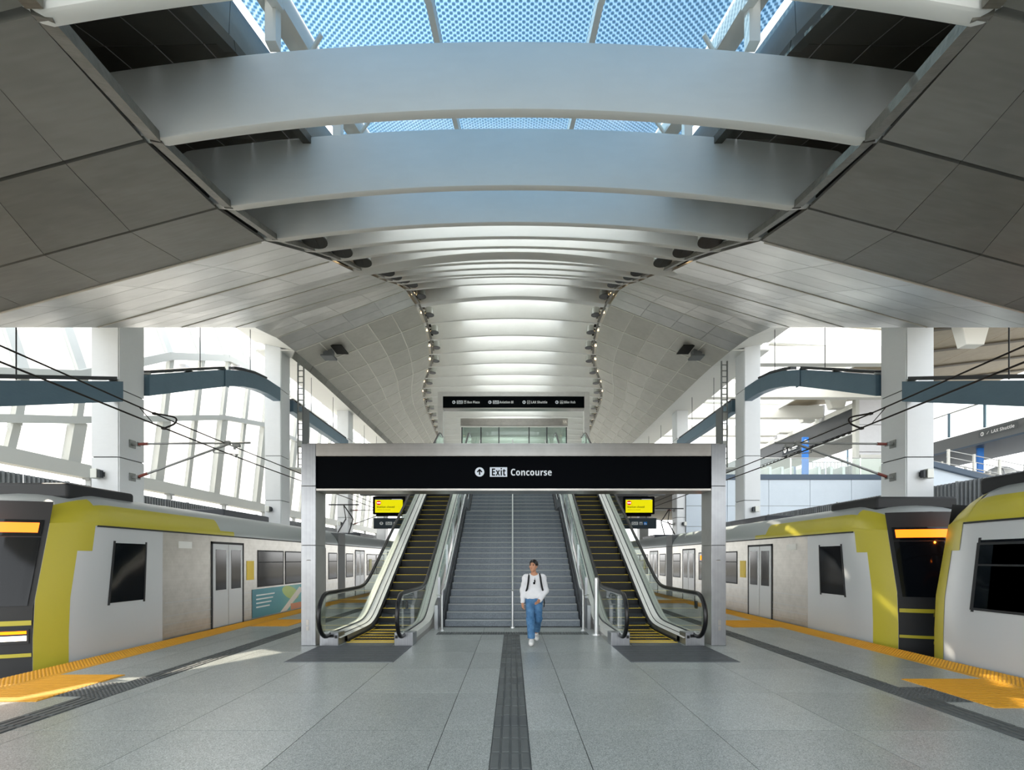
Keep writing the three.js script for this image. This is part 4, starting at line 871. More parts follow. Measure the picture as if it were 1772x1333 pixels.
  // roof equipment
  for (const [a, b] of [[6.0, 8.6], [LEN - 8.5, LEN - 5.9]]) mesh('roof_unit', [...c.bx(a, b, 0.75, CAR_W - 0.55, 3.0, 3.2, 0.04)], M.roofUnit ??= std({ color: 0x3b4048, roughness: 0.5 }), o);
  mesh('roof_shroud', [...c.bx(0.75, 2.3, 0.45, CAR_W - 0.4, 2.85, 3.14, 0.06)], M.trainDark, o);
  const x = (u) => sd * (7.6 + u), pd = (L) => D0 + dir * L;
  if (pants) mesh('pantograph', [beam(V(x(1.0), 3.1, pd(17.4)), V(x(1.1), 3.95, pd(18.4)), 0.05), beam(V(x(1.6), 3.1, pd(17.4)), V(x(1.5), 3.95, pd(18.4)), 0.05), beam(V(x(1.1), 3.95, pd(18.4)), V(x(1.3), 4.6, pd(17.5)), 0.04), beam(V(x(1.5), 3.95, pd(18.4)), V(x(1.3), 4.6, pd(17.5)), 0.04), beam(V(x(0.5), 4.62, pd(17.5)), V(x(2.1), 4.62, pd(17.5)), 0.06)], M.trainDark, o);
}
{
  const a = thing('train_car', 'light rail train on the left track with yellow cab and teal advertisement', 'train');
  buildCar(a, -1, 1, 8.0, 27, { wrap: [6.1, 9.9], pants: true });
  const b = thing('train_car', 'light rail train on the right track, farther car with yellow cab and lit orange sign', 'train');
  buildCar(b, 1, 1, 9.95, 27, { lights: false, pants: true });
  const c = thing('train_car', 'nearest light rail car at the right edge, cab end turned away', 'train');
  buildCar(c, 1, -1, 9.1, 14, { dest: false, lights: false });
}

// ---------------------------------------------------------------- overhead wires and their cantilevers
for (const s of [-1, 1]) {
  const n = sideName(s), DB = [13.75, 32.4];
  const mx = (d) => s * 8.17, my = (d) => 5.05 + 0.002 * (d - 13.8) ** 2 * (d < 23 ? 1 : 0.4), cy = 4.66;
  const w1 = thing('messenger_wire', 'upper overhead wire above the ' + n + ' track', 'wire'), w2 = thing('contact_wire', 'lower overhead wire above the ' + n + ' track', 'wire');
  mesh('strand', [tube([-6, 0, 4, 8, 11, 13.75, 18, 23, 28, 32.4, 45, 58].map((d) => V(mx(d), 5.05 + 0.003 * Math.min(60, (d - 13.75) ** 2) * (d < 13.75 ? 1 : 0), d)), 0.017, 60, 6)], M.wire, w1);
  mesh('strand', [tube([-6, 4, 8, 13.75, 20, 32, 58].map((d) => V(s * 7.85, d < 13.75 ? cy + 0.018 * (13.75 - d) : cy, d)), 0.017, 40, 6)], M.wire, w2);
  const dj = 10.6, ju = thing('jumper', 'curved jumper cable between the two overhead wires on the ' + n, 'cable');
  mesh('loop', [tube([V(s * 8.1, 5.06, dj + 0.4), V(s * 7.75, 5.0, dj + 0.5), V(s * 7.72, 4.85, dj + 0.45), V(s * 7.85, 4.7, dj + 0.3)], 0.02, 24, 6)], M.wire, ju);
  mesh('dropper', [rod(V(s * 8.17, 5.07, dj), V(s * 7.86, 4.71, dj), 0.01, 5)], M.wire, ju);
  mesh('clamp', [box(0.07, 0.05, 0.08, s * 8.14, 5.06, dj + 0.4), box(0.07, 0.05, 0.08, s * 7.86, 4.7, dj + 0.3)], M.wire, ju);
  DB.forEach((d, i) => {
    const o = thing('wire_cantilever', (i ? 'distant' : 'near') + ' grey tube bracket holding the overhead wires on the ' + n + (i ? ', far under the concourse' : ' column'), 'bracket');
    const X = 10.82, T = V(s * X, 5.02, d), B = V(s * X, 4.08, d);
    for (const y of [5.02, 4.08]) mesh('base_plate', [rspan(s * X, s * (X - 0.03), y - 0.11, y + 0.11, d - 0.11, d + 0.11, 0.005), span(s * (X - 0.03), s * (X - 0.2), y - 0.03, y + 0.03, d - 0.05, d + 0.05), span(s * (X - 0.16), s * (X - 0.2), y - 0.06, y + 0.05, d - 0.06, d + 0.06)], M.galvanised, o);
    mesh('insulator', [rod(V(s * (X - 0.2), 5.02, d), V(s * (X - 0.46), 5.03, d), 0.04, 10), rod(V(s * (X - 0.2), 4.1, d), V(s * (X - 0.45), 4.19, d), 0.04, 10)], M.red, o, 'dark red insulator');
    mesh('top_tube', [rod(V(s * (X - 0.44), 5.03, d), V(s * 7.45, 5.06, d), 0.028, 10)], M.galvanised, o);
    mesh('strut_tube', [rod(V(s * (X - 0.43), 4.18, d), V(s * 8.05, 5.03, d), 0.032, 10)], M.galvanised, o);
    mesh('steady_arm', [rod(V(s * 8.5, 4.84, d), V(s * 8.5, 4.78, d), 0.02, 6), rod(V(s * 8.5, 4.78, d), V(s * 7.8, 4.73, d), 0.014, 6), box(0.05, 0.1, 0.05, s * 7.85, 4.69, d)], M.galvanised, o);
    mesh('saddle', [box(0.14, 0.12, 0.1, s * 8.1, 5.05, d), box(0.2, 0.08, 0.1, s * 7.85, 4.98, d), box(0.05, 0.16, 0.05, s * 7.9, 4.95, d)], M.galvanised, o);
  });
}

// service ladder and side panel between the second columns and the portal
for (const s of [-1, 1]) {
  const n = sideName(s), o = thing('service_frame', 'slim caged service frame fixed to the second ' + n + ' column', 'frame');
  const x = s * 10.6, d = 23.9;
  mesh('upright', [span(x - 0.03, x + 0.03, 6.2, 11.6, d - 0.03, d + 0.03), span(x - s * 0.28 - 0.03, x - s * 0.28 + 0.03, 6.2, 11.6, d - 0.03, d + 0.03)], M.galvanised, o);
  for (let k = 0; k < 18; k++) mesh('rung', [span(x, x - s * 0.28, 6.4 + k * 0.29, 6.44 + k * 0.29, d - 0.02, d + 0.02)], M.galvanised, o);
  mesh('side_panel', [rspan(x - s * 0.34, x - s * 0.42, 6.9, 9.2, d - 0.35, d + 0.35, 0.02)], M.grey, o);
  mesh('hinge_block', [span(x - s * 0.05, x - s * 0.3, 8.6, 8.95, d - 0.14, d + 0.14), span(x - s * 0.05, x - s * 0.3, 7.3, 7.55, d - 0.14, d + 0.14)], M.lamp, o);
  mesh('tray', [rspan(s * 10.9, s * 10.0, 6.1, 6.2, d - 0.5, d + 0.9, 0.02)], M.white, o);
  mesh('open_hatch', [span(s * 9.6, s * 8.2, 12.0, 12.04, 23.2, 24.2)], M.darkGap, o);
  mesh('duct', [span(s * 9.2, s * 8.8, 11.65, 12.3, 23.5, 23.9), span(s * 9.3, s * 8.7, 11.6, 11.68, 23.4, 24.0)], M.grey, o);
}
// ---------------------------------------------------------------- concourse bridge and neighbouring roofs on the right
{
  const w = structure('wall_right'), D = 31.8;
  for (let k = 0; k < 6; k++) for (const [a, b] of [[0.6, 3.9], [3.9, 5.25], [5.25, 6.98]]) mesh('wall_panel', [rspan(11.4 + k * 2.72 + 0.012, 11.4 + (k + 1) * 2.72 - 0.012, a + 0.012, b - 0.012, D, D + 0.06, 0.006)], M.panelBlue, w);
  mesh('wall_core', [span(11.4, 27.7, -1, 6.98, D + 0.05, D + 0.3)], M.concrete, w);
  mesh('cap_band', [rspan(11.3, 27.72, 6.98, 7.32, D - 0.06, D + 0.3, 0.01)], M.slateDark, w);
  mesh('deck_slab', [span(11.3, 44, 6.6, 7.12, D + 0.3, 60)], M.concrete, w);
  mesh('low_wall', [span(13.2, 30, -1, 3.4, 30.2, 30.6)], M.concrete, w);
}
{
  const o = thing('glass_guard', 'clear glass guard with steel rail along the concourse edge on the right', 'railing');
  for (let k = 0; k < 6; k++) mesh('glass_panel', [span(11.5 + k * 2.3, 11.5 + k * 2.3 + 2.26, 7.35, 8.4, 32.0, 32.02)], M.glass, o);
  for (let k = 0; k < 7; k++) mesh('post', [span(11.47 + k * 2.3, 11.53 + k * 2.3, 7.3, 8.42, 31.98, 32.04)], M.chrome, o);
  mesh('rail', [rod(V(11.4, 8.44, 32.0), V(25.3, 8.44, 32.0), 0.03, 8)], M.chrome, o);
}
{
  // long dark sign fascia of the building across the concourse
  const o = thing('sign_fascia', 'long dark grey fascia with white symbols receding above the concourse on the right', 'fascia');
  const A = V(23.95, 0, 34), y = (d) => 12.3;
  mesh('band', [prism([[33.9, 12.35], [62, 12.35], [62, 10.85], [33.9, 10.85]], 23.95, 24.4)], M.charcoal, o);
  mesh('white_cap', [prism([[33.9, 12.75], [62, 12.75], [62, 12.38], [33.9, 12.38]], 23.9, 24.5)], M.white, o);
  for (let k = 0; k < 34; k++) mesh('bulkhead_light', [box(0.06, 0.16, 0.3, 23.96, 10.74, 34.4 + k * 0.62)], M.black, o);
  mesh('soffit_board', [prism([[33.9, 10.65], [62, 10.65], [62, 10.55], [33.9, 10.55]], 23.95, 27)], M.galvanised, o);
  face('lettering', 2.6, 0.75, panelTexture(256, 74, (x, w, h) => { x.fillStyle = '#33383d'; x.fillRect(0, 0, w, h); arrowDisc(x, 40, 37, 22, -Math.PI / 2, '#e6e8e8', '#33383d'); x.fillStyle = '#dfe2e2'; x.fillRect(90, 20, 46, 34); x.fillRect(146, 16, 60, 12); x.fillRect(146, 34, 76, 10); x.fillRect(146, 50, 60, 6); }), o, 23.94, 11.3, 41.6, { ry: -Math.PI / 2 });
}
{
  const o = thing('stair_tower', 'pale metal clad tower standing at the end of the dark fascia', 'tower');
  for (let k = 0; k < 3; k++) mesh('clad_panel', [rspan(24.0, 27.6, 7.3 + k * 1.9 + 0.01, 7.3 + (k + 1) * 1.9 - 0.01, 33.6, 33.9, 0.02)], M.paleMetal, o);
  mesh('corner_trim', [span(23.8, 24.05, 7.2, 13.1, 33.55, 33.9)], M.lamp, o);
  mesh('door_leaf', [rspan(24.1, 26.4, 7.2, 9.0, 33.52, 33.58, 0.01)], M.white, o);
}
for (const [x, d, y1, label] of [[19.9, 32.9, 10.05, 'bright blue information pylon beside the first right column, in front of the dark fascia'], [31.8, 32.9, 10.05, 'bright blue information pylon near the right edge among white railings']]) {
  const o = thing('information_pylon', label, 'sign pylon', V(x, 0, d));
  mesh('board', [rbox(0.42, y1 - 7.1, 0.14, 0.02, 0, (y1 + 7.1) / 2, 0)], M.blue, o);
  mesh('emblem', [cyl(0.13, 0.13, 0.02, 0, y1 - 0.3, -0.075, 18, Math.PI / 2), box(0.12, 0.12, 0.02, 0, y1 - 0.44, -0.075)], M.white, o, 'white round emblem');
}
{
  // ticket gates, people sized fittings behind the guard
  for (let k = 0; k < 8; k++) {
    const o = thing('ticket_gate', 'small steel ticket gate on the concourse, ' + ORD[k] + ' from the left behind the glass guard', 'gate', V(17.0 + k * 0.85, 7.12, 34.2), 'ticket gates on the concourse');
    mesh('cabinet', [rbox(0.22, 1.05, 1.4, 0.04, 0, 0.53, 0)], M.aluminium, o);
    mesh('paddle', [rbox(0.35, 0.8, 0.02, 0.008, 0.28, 0.75, 0)], M.greenGlass, o);
    mesh('reader', [box(0.1, 0.03, 0.16, 0, 1.07, -0.45)], k % 2 ? M.blue : M.matBlack, o);
  }
  for (let k = 0; k < 9; k++) { const o = thing('fence_panel', 'grey railing panel behind the ticket gates, ' + ORD[k] + ' from the left', 'railing', V(21.2 + k * 0.4, 7.12, 35.2), 'railing panels behind the gates'); for (let j = 0; j < 4; j++) mesh('bar', [cyl(0.022, 0.022, 1.7, -0.15 + j * 0.1, 0.85, 0, 6)], M.grey, o); mesh('top_rail', [box(0.4, 0.05, 0.05, 0, 1.7, 0)], k % 3 ? M.grey : M.red, o); }
}
{
  // ramp with railings at the far right
  const o = thing('ramp_wall', 'dark blue capped white parapet wall dropping towards the right edge', 'parapet');
  mesh('cap', [beam(V(24.5, 7.35, 28.5), V(29.4, 6.1, 28.5), 0.5, 0.3)], M.slateDark, o);
  mesh('face', [slab(V(24.5, 7.2, 28.5), V(29.4, 5.95, 28.5), V(29.4, 2, 28.5), V(24.5, 2, 28.5), 0.2)], M.panelBlue, o);
  const r = thing('ramp', 'pale concrete stair ramp with white railings at the far right', 'ramp');
  mesh('slab', [slab(V(26.2, 7.2, 31.6), V(34.5, 5.6, 31.6), V(34.5, 5.6, 29.2), V(26.2, 7.2, 29.2), 0.2)], M.concrete, r);
  for (const d of [29.3, 31.5]) {
    const g = thing('ramp_railing', d < 30 ? 'white post railing along the near edge of the ramp' : 'white post railing along the far edge of the ramp', 'railing');
    for (let k = 0; k < 6; k++) { const x = 26.4 + k * 1.55, y = 7.2 - (x - 26.2) * 0.193; mesh('post', [box(0.12, 1.25, 0.1, x, y + 0.62, d)], M.white, g); }
    for (const h of [0.35, 0.75, 1.15]) mesh('rail', [rod(V(26.3, 7.2 + h, d), V(34.4, 5.62 + h, d), 0.03, 6)], M.chrome, g);
  }
  const t = thing('fabric_dome', 'white rounded shelter beyond the ramp railings', 'shelter', V(34.2, 7.13, 34));
  mesh('dome', [place(new THREE.SphereGeometry(1.1, 20, 10, 0, Math.PI * 2, 0, Math.PI / 2), 0, 0, 0)], M.white, t);
  mesh('rib', [0, 1, 2].map((k) => place(new THREE.TorusGeometry(1.11, 0.03, 6, 20, Math.PI), 0, 0, 0, 0, k * Math.PI / 3, 0)), M.paleMetal, t);
}
{
  const o = thing('link_bridge', 'grey link bridge with glass sides and white shuttle lettering at the right edge', 'bridge');
  mesh('glass_side', [prism([[27, 10.32], [40, 10.32], [40, 12.0], [27, 12.0]], 31.0, 31.04)], M.glass, o);
  mesh('band', [prism([[25, 9.42], [48, 9.42], [48, 10.3], [25, 10.3]], 30.8, 31.2)], M.grey, o);
  mesh('deck', [prism([[25, 9.3], [48, 9.3], [48, 9.42], [25, 9.42]], 30.8, 36)], M.slateDark, o);
  for (let k = 0; k < 8; k++) mesh('post', [span(30.95, 31.05, 10.4, 12.1, 26.5 + k * 2.6, 26.62 + k * 2.6)], M.slate, o);
  mesh('rail', [rod(V(31, 12.08, 25), V(31, 12.08, 48), 0.05, 6)], M.lamp, o);
  face('lettering', 2.5, 0.42, panelTexture(512, 74, (x, w, h) => { x.fillStyle = '#6a6e70'; x.fillRect(0, 0, w, h); arrowDisc(x, 50, 37, 24, -Math.PI / 2, '#f4f6f6', '#5a5e60'); x.strokeStyle = '#f4f6f6'; x.lineWidth = 6; x.beginPath(); x.moveTo(112, 52); x.lineTo(140, 22); x.stroke(); fitText(x, 'LAX Shuttle', 170, 54, 300, 50, '#f6f8f8'); }), o, 30.78, 9.95, 30.7, { ry: -Math.PI / 2 });
}
{
  // glazed roof of the neighbouring hall: bars, glass, box girders, trapezoid brackets, soffit
  const w = structure('window_3');
  const R = (x, d) => 15.2 + (x - 12) * 0.06 + (d - 24) * 0.0;
  for (let k = 0; k < 9; k++) {
    const d = 20 + k * 3.2;
    mesh('glazing_bar', [beam(V(13.4, R(13.4, d) - 2.2, d), V(17.5, R(17.5, d) + 1.6, d + 1.5), 0.24, 0.26), beam(V(17.5, R(17.5, d) + 1.6, d + 1.5), V(27, 17.2, d + 3), 0.26, 0.26)], M.frame, w);
    for (const [x0, x1] of [[13.4, 17.5]]) mesh('pane', [slab(V(x0, R(x0, d) - 2.15, d + 0.1), V(x0, R(x0, d) - 2.15, d + 3.1), V(x1, R(x1, d) + 1.65, d + 4.6), V(x1, R(x1, d) + 1.65, d + 1.6), 0.02)], M.frosted, w);
    mesh('pane', [slab(V(17.5, 17.1, d + 1.6), V(17.5, 17.1, d + 4.6), V(27, 17.3, d + 6.1), V(27, 17.3, d + 3.1), 0.02)], M.frosted, w);
  }
  for (const [i, [d, y]] of [[26, 12.75], [31, 12.6], [37, 13.05], [43, 13.2]].entries()) {
    const g = thing('box_girder', 'broad white box girder under the glazed roof on the right, ' + ORD[i] + ' from the front', 'girder', null, 'box girders on the right');
    mesh('web', [rspan(12.6, i ? 24.4 - i * 0.3 : 21.6, y - 0.47, y + 0.47, d, d + 0.5, 0.03)], M.white, g);
    mesh('end_cap', [prism([[d - 0.02, y + 0.5], [d + 0.52, y + 0.5], [d + 0.4, y - 0.7], [d + 0.1, y - 0.7]], i ? 24.3 - i * 0.3 : 21.5, i ? 24.5 - i * 0.3 : 21.7)], M.paleMetal, g);
  }
  for (let k = 0; k < 8; k++) {
    const d = 24.5 + k * 3.4, o = thing('roof_bracket', 'white tapered roof bracket above the dark fascia, ' + ORD[k] + ' from the front', 'bracket', V(23.2, 13.2, d), 'tapered brackets on the right');
    const sh = new THREE.Shape([[-0.85, 0.85], [0.85, 0.85], [0.42, -0.65], [-0.42, -0.65]].map(([a, b]) => new THREE.Vector2(a, b)));
    const g = new THREE.ExtrudeGeometry(sh, { depth: 0.5, bevelEnabled: true, bevelSize: 0.03, bevelThickness: 0.03, bevelSegments: 1 }); g.translate(0, 0, -0.25);
    mesh('body', [g], M.white, o); mesh('flange', [box(2.0, 0.1, 0.7, 0, 0.92, 0)], M.white, o);
  }
  const c = structure('ceiling_right_hall');
  const S = (x, d) => V(x, 13.4 + (x - 20) * 0.12 + (d < 28 ? 0 : 0), d);
  for (let i = 0; i < 7; i++) for (let j = 0; j < 5; j++) {
    const x0 = 20.5 + j * 3.4, d0 = 15 + i * 3.3;
    mesh('soffit_panel', [slab(S(x0 + 0.02, d0 + 0.02), S(x0 + 0.02, d0 + 3.28), S(x0 + 3.38, d0 + 3.28), S(x0 + 3.38, d0 + 0.02), 0.06)], M.tan, c);
  }
  for (let i = 0; i < 7; i++) mesh('soffit_rib', [beam(S(20.5, 15 + i * 3.3).add(V(0, -0.05, 0)), S(37.5, 15 + i * 3.3).add(V(0, -0.05, 0)), 0.3, 0.06)], M.tanDark, c);
  mesh('edge_rail', [beam(S(20.4, 15).add(V(0, -0.1, 0)), S(20.4, 38).add(V(0, -0.1, 0)), 0.14, 0.18)], M.white, c);
  for (let k = 0; k < 3; k++) { const q = S(22.5 + k * 2.6, 19.5 - 0.6 * k), o = thing('spot_lamp', 'small white cylinder spot under the tan soffit, ' + ORD[k] + ' from the left', 'light', V(q.x, q.y - 0.3, 19.5 - 0.6 * k), 'cylinder spots under the tan soffit'); mesh('body', [cyl(0.09, 0.09, 0.4, 0, 0, 0, 12)], M.white, o); mesh('lens', [cyl(0.07, 0.07, 0.02, 0, -0.21, 0, 12)], M.lens, o); }
}
// ---------------------------------------------------------------- the walking person
const cap = (p, a, b, ra, rb) => { const bx = b[0] - a[0], by = b[1] - a[1], bz = b[2] - a[2], px = p[0] - a[0], py = p[1] - a[1], pz = p[2] - a[2]; const t = clamp((px * bx + py * by + pz * bz) / (bx * bx + by * by + bz * bz), 0, 1); return Math.hypot(px - bx * t, py - by * t, pz - bz * t) - lerp(ra, rb, t); };
const ell = (p, c, r) => { const x = (p[0] - c[0]) / r[0], y = (p[1] - c[1]) / r[1], z = (p[2] - c[2]) / r[2], k = Math.hypot(x, y, z); return (k - 1) * Math.min(r[0], r[1], r[2]); };
const smin = (a, b, k) => { const h = Math.max(k - Math.abs(a - b), 0) / k; return Math.min(a, b) - h * h * k * 0.25; };
function surface(f, lo, hi, cell) {                             // surface nets over a box
  const n = [0, 1, 2].map((i) => Math.ceil((hi[i] - lo[i]) / cell) + 1), N = n[0] * n[1] * n[2], val = new Float32Array(N), at = (i, j, k) => (k * n[1] + j) * n[0] + i;
  for (let k = 0; k < n[2]; k++) for (let j = 0; j < n[1]; j++) for (let i = 0; i < n[0]; i++) val[at(i, j, k)] = f([lo[0] + i * cell, lo[1] + j * cell, lo[2] + k * cell]);
  const id = new Int32Array(N).fill(-1), pos = [], idx = [];
  for (let k = 0; k + 1 < n[2]; k++) for (let j = 0; j + 1 < n[1]; j++) for (let i = 0; i + 1 < n[0]; i++) {
    let c = 0, x = 0, y = 0, z = 0, ins = 0;
    const v = []; for (let q = 0; q < 8; q++) { const w = val[at(i + (q & 1), j + (q >> 1 & 1), k + (q >> 2))]; v.push(w); if (w < 0) ins++; }
    if (ins === 0 || ins === 8) continue;
    for (const [a, b] of [[0, 1], [2, 3], [4, 5], [6, 7], [0, 2], [1, 3], [4, 6], [5, 7], [0, 4], [1, 5], [2, 6], [3, 7]]) if ((v[a] < 0) !== (v[b] < 0)) {
      const t = v[a] / (v[a] - v[b]); c++;
      x += lerp(a & 1, b & 1, t); y += lerp(a >> 1 & 1, b >> 1 & 1, t); z += lerp(a >> 2, b >> 2, t);
    }
    id[at(i, j, k)] = pos.length / 3; pos.push(lo[0] + (i + x / c) * cell, lo[1] + (j + y / c) * cell, lo[2] + (k + z / c) * cell);
  }
  const quad = (a, b, c, d, flip) => { if (a < 0 || b < 0 || c < 0 || d < 0) return; flip ? idx.push(a, c, b, a, d, c) : idx.push(a, b, c, a, c, d); };
  for (let k = 1; k + 1 < n[2]; k++) for (let j = 1; j + 1 < n[1]; j++) for (let i = 1; i + 1 < n[0]; i++) {
    const s = val[at(i, j, k)] < 0;
    if (s !== val[at(i + 1, j, k)] < 0) quad(id[at(i, j - 1, k - 1)], id[at(i, j, k - 1)], id[at(i, j, k)], id[at(i, j - 1, k)], !s);
    if (s !== val[at(i, j + 1, k)] < 0) quad(id[at(i - 1, j, k - 1)], id[at(i - 1, j, k)], id[at(i, j, k)], id[at(i, j, k - 1)], !s);
    if (s !== val[at(i, j, k + 1)] < 0) quad(id[at(i - 1, j - 1, k)], id[at(i, j - 1, k)], id[at(i, j, k)], id[at(i - 1, j, k)], !s);
  }
  const g = new THREE.BufferGeometry().setAttribute('position', new THREE.Float32BufferAttribute(pos, 3)); g.setIndex(idx); g.computeVertexNormals();
  const out = g.toNonIndexed(); return out;
}
{
  // joints: x to the right of the picture, y up, z towards the camera; origin on the floor between the feet
  const J = { neck: [0.005, 1.415, 0.0], head: [-0.012, 1.605, 0.02], chest: [0.008, 1.24, 0.0], waist: [0.0, 1.0, 0.0],
    shL: [-0.165, 1.365, 0.0], elL: [-0.225, 1.10, -0.03], wrL: [-0.235, 0.86, 0.03], shR: [0.185, 1.365, 0.0], elR: [0.245, 1.09, 0.0], wrR: [0.115, 0.905, 0.2],
    hipL: [-0.085, 0.9, 0.0], knL: [-0.075, 0.5, 0.15], anL: [-0.06, 0.09, 0.27], hipR: [0.095, 0.9, 0.0], knR: [0.085, 0.5, 0.02], anR: [0.06, 0.15, -0.33] };
  const o = thing('person', 'person in white long-sleeved shirt and blue jeans walking forward with a black backpack', 'person', V(0.445, 0, 10.12));
  const skin = std({ color: 0xc48f70, roughness: 0.55 }), hairM = std({ color: 0x15110f, roughness: 0.5 }), shirtM = std({ map: smear(0xe6e6e8, 10, 0.3), roughness: 0.85 }), jeanM = std({ map: (() => { const b = hex(0x47739c); return dataTexture(256, (u, v, i, j) => { const k = (clouds(u, v) - 0.5) * 70 + (rnd() - 0.5) * 26; return b.map((c) => c + k); }, { size: 0.5 }); })(), roughness: 0.85 }), shoeM = std({ color: 0xe4e4e2, roughness: 0.6 });
  // head turned to the left of the picture and slightly up
  const yaw = -0.42, cy = Math.cos(yaw), sy = Math.sin(yaw), pit = 0.08, H = J.head;
  const headLocal = (p) => { const x = p[0] - H[0], y = p[1] - H[1], z = p[2] - H[2]; const x1 = x * cy - z * sy, z1 = x * sy + z * cy; return [x1, y * Math.cos(pit) - z1 * Math.sin(pit), y * Math.sin(pit) + z1 * Math.cos(pit)]; };
  const headToWorld = (q) => { const y = q[1] * Math.cos(pit) + q[2] * Math.sin(pit), z1 = -q[1] * Math.sin(pit) + q[2] * Math.cos(pit), x = q[0] * cy + z1 * sy, z = -q[0] * sy + z1 * cy; return new THREE.Vector3(H[0] + x, H[1] + y, H[2] + z); };
  const headF = (p) => {
    const q = headLocal(p);
    let d = ell(q, [0, 0.03, -0.012], [0.076, 0.092, 0.094]);
    d = smin(d, ell(q, [0, -0.045, 0.018], [0.06, 0.075, 0.068]), 0.04);
    d = smin(d, ell(q, [0, -0.098, 0.05], [0.028, 0.022, 0.026]), 0.03);                     // chin
    d = smin(d, cap(q, [0, 0.012, 0.08], [0, -0.028, 0.099], 0.009, 0.014), 0.016);           // nose
    for (const s of [-1, 1]) { d = smin(d, ell(q, [s * 0.04, -0.02, 0.062], [0.024, 0.02, 0.02]), 0.02); d = smin(d, ell(q, [s * 0.077, -0.012, -0.01], [0.01, 0.03, 0.018]), 0.008); d = Math.max(d, -ell(q, [s * 0.032, 0.012, 0.094], [0.02, 0.011, 0.012])); }
    d = smin(d, ell(q, [0, -0.062, 0.077], [0.024, 0.008, 0.012]), 0.008);                    // lips
    return d;
  };
  const hand = (w, dir, side, palmN) => {                       // wrist, direction of the fingers, thumb side
    const add = (a, b, t) => [a[0] + b[0] * t, a[1] + b[1] * t, a[2] + b[2] * t], c = add(w, dir, 0.085);
    return (p) => {
      let d = cap(p, add(w, dir, 0.0), add(w, dir, 0.03), 0.026, 0.027);
      for (const k of [-1, 0, 1]) d = smin(d, cap(p, add(add(w, dir, 0.03), side, k * 0.02), add(c, side, k * 0.024), 0.019, 0.016), 0.015);
      [-1.5, -0.5, 0.5, 1.5].forEach((k, i) => {
        const L = [0.055, 0.068, 0.074, 0.066][i], b = add(add(c, side, k * 0.0185), dir, 0.004), m = add(add(b, dir, L * 0.55), palmN, L * 0.12), e = add(add(m, dir, L * 0.38), palmN, L * 0.42);
        d = smin(d, Math.min(cap(p, b, m, 0.0095, 0.0088), cap(p, m, e, 0.0088, 0.0076)), 0.004);
      });
      const t0 = add(add(w, dir, 0.035), side, 0.024), t1 = add(add(t0, side, 0.03), dir, 0.035), t2 = add(add(t1, dir, 0.03), palmN, 0.012);
      return smin(d, Math.min(cap(p, t0, t1, 0.014, 0.011), cap(p, t1, t2, 0.011, 0.0085)), 0.01);
    };
  };
  const handL = hand(J.wrL, [-0.02, -0.98, 0.18], [0.35, 0.1, 0.93], [0.9, 0, -0.3]), handR = hand(J.wrR, [-0.55, -0.35, 0.75], [0.1, 0.85, 0.45], [-0.6, -0.2, -0.5]);
  const bodyF = (p) => {
    let d = smin(ell(p, J.chest, [0.155, 0.2, 0.1]), ell(p, [0, 0.98, 0], [0.14, 0.15, 0.1]), 0.1);
    d = smin(d, cap(p, [0.004, 1.36, -0.01], J.neck, 0.06, 0.052), 0.06); d = smin(d, cap(p, J.neck, [H[0], 1.55, 0.0], 0.052, 0.05), 0.02);
    d = smin(d, cap(p, J.shL, J.shR, 0.06, 0.06), 0.07);
    for (const [a, b, c] of [[J.shL, J.elL, J.wrL], [J.shR, J.elR, J.wrR]]) { d = smin(d, cap(p, a, b, 0.05, 0.04), 0.03); d = smin(d, cap(p, b, c, 0.04, 0.027), 0.02); }
    for (const [a, b, c] of [[J.hipL, J.knL, J.anL], [J.hipR, J.knR, J.anR]]) { d = smin(d, cap(p, a, b, 0.085, 0.055), 0.04); d = smin(d, cap(p, b, c, 0.055, 0.036), 0.03); }
    return d;
  };
  const body = mesh('body', [surface(bodyF, [-0.34, 0.02, -0.45], [0.36, 1.53, 0.4], 0.014), surface((p) => Math.min(headF(p), cap(p, J.neck, [H[0], 1.55, 0.0], 0.05, 0.05)), [-0.13, 1.42, -0.14], [0.11, 1.76, 0.17], 0.0045), surface(handL, [-0.34, 0.62, -0.1], [-0.14, 0.9, 0.17], 0.004), surface(handR, [-0.1, 0.74, 0.12], [0.19, 1.0, 0.4], 0.004)], skin, o);
  // clothing
  const shirtF = (p) => {
    let d = smin(ell(p, [J.chest[0], 1.23, 0.0], [0.185, 0.22, 0.122]), cap(p, [-0.07, 0.99, 0], [0.08, 0.99, 0], 0.118, 0.118), 0.12);
    d = smin(d, cap(p, [-0.16, 1.35, -0.005], [0.175, 1.35, -0.005], 0.07, 0.07), 0.09);
    for (const [a, b, c] of [[J.shL, J.elL, J.wrL], [J.shR, J.elR, J.wrR]]) { let e = smin(cap(p, a, b, 0.072, 0.064), cap(p, b, c, 0.062, 0.045), 0.04); d = smin(d, e, 0.035); }
    d += 0.004 * Math.sin(p[1] * 46 + p[0] * 18) * Math.sin(p[0] * 31 + p[2] * 25);
    d = Math.max(d, 0.86 + 0.03 * Math.cos(p[0] * 14) - p[1] - (Math.hypot(p[0] + 0.235, p[2] - 0.03) < 0.1 || p[0] > 0.02 && p[2] > 0.125 ? 0.1 : 0));   // hem
    const nk = Math.hypot(p[0] - 0.004, (p[1] - 1.475) * 1.0, (p[2] - 0.03) * 0.9) - 0.082;      // neck opening
    return Math.max(d, -nk, 0.835 - p[1]);
  };
  mesh('shirt', [surface(shirtF, [-0.36, 0.76, -0.2], [0.38, 1.48, 0.32], 0.009)], shirtM, o);
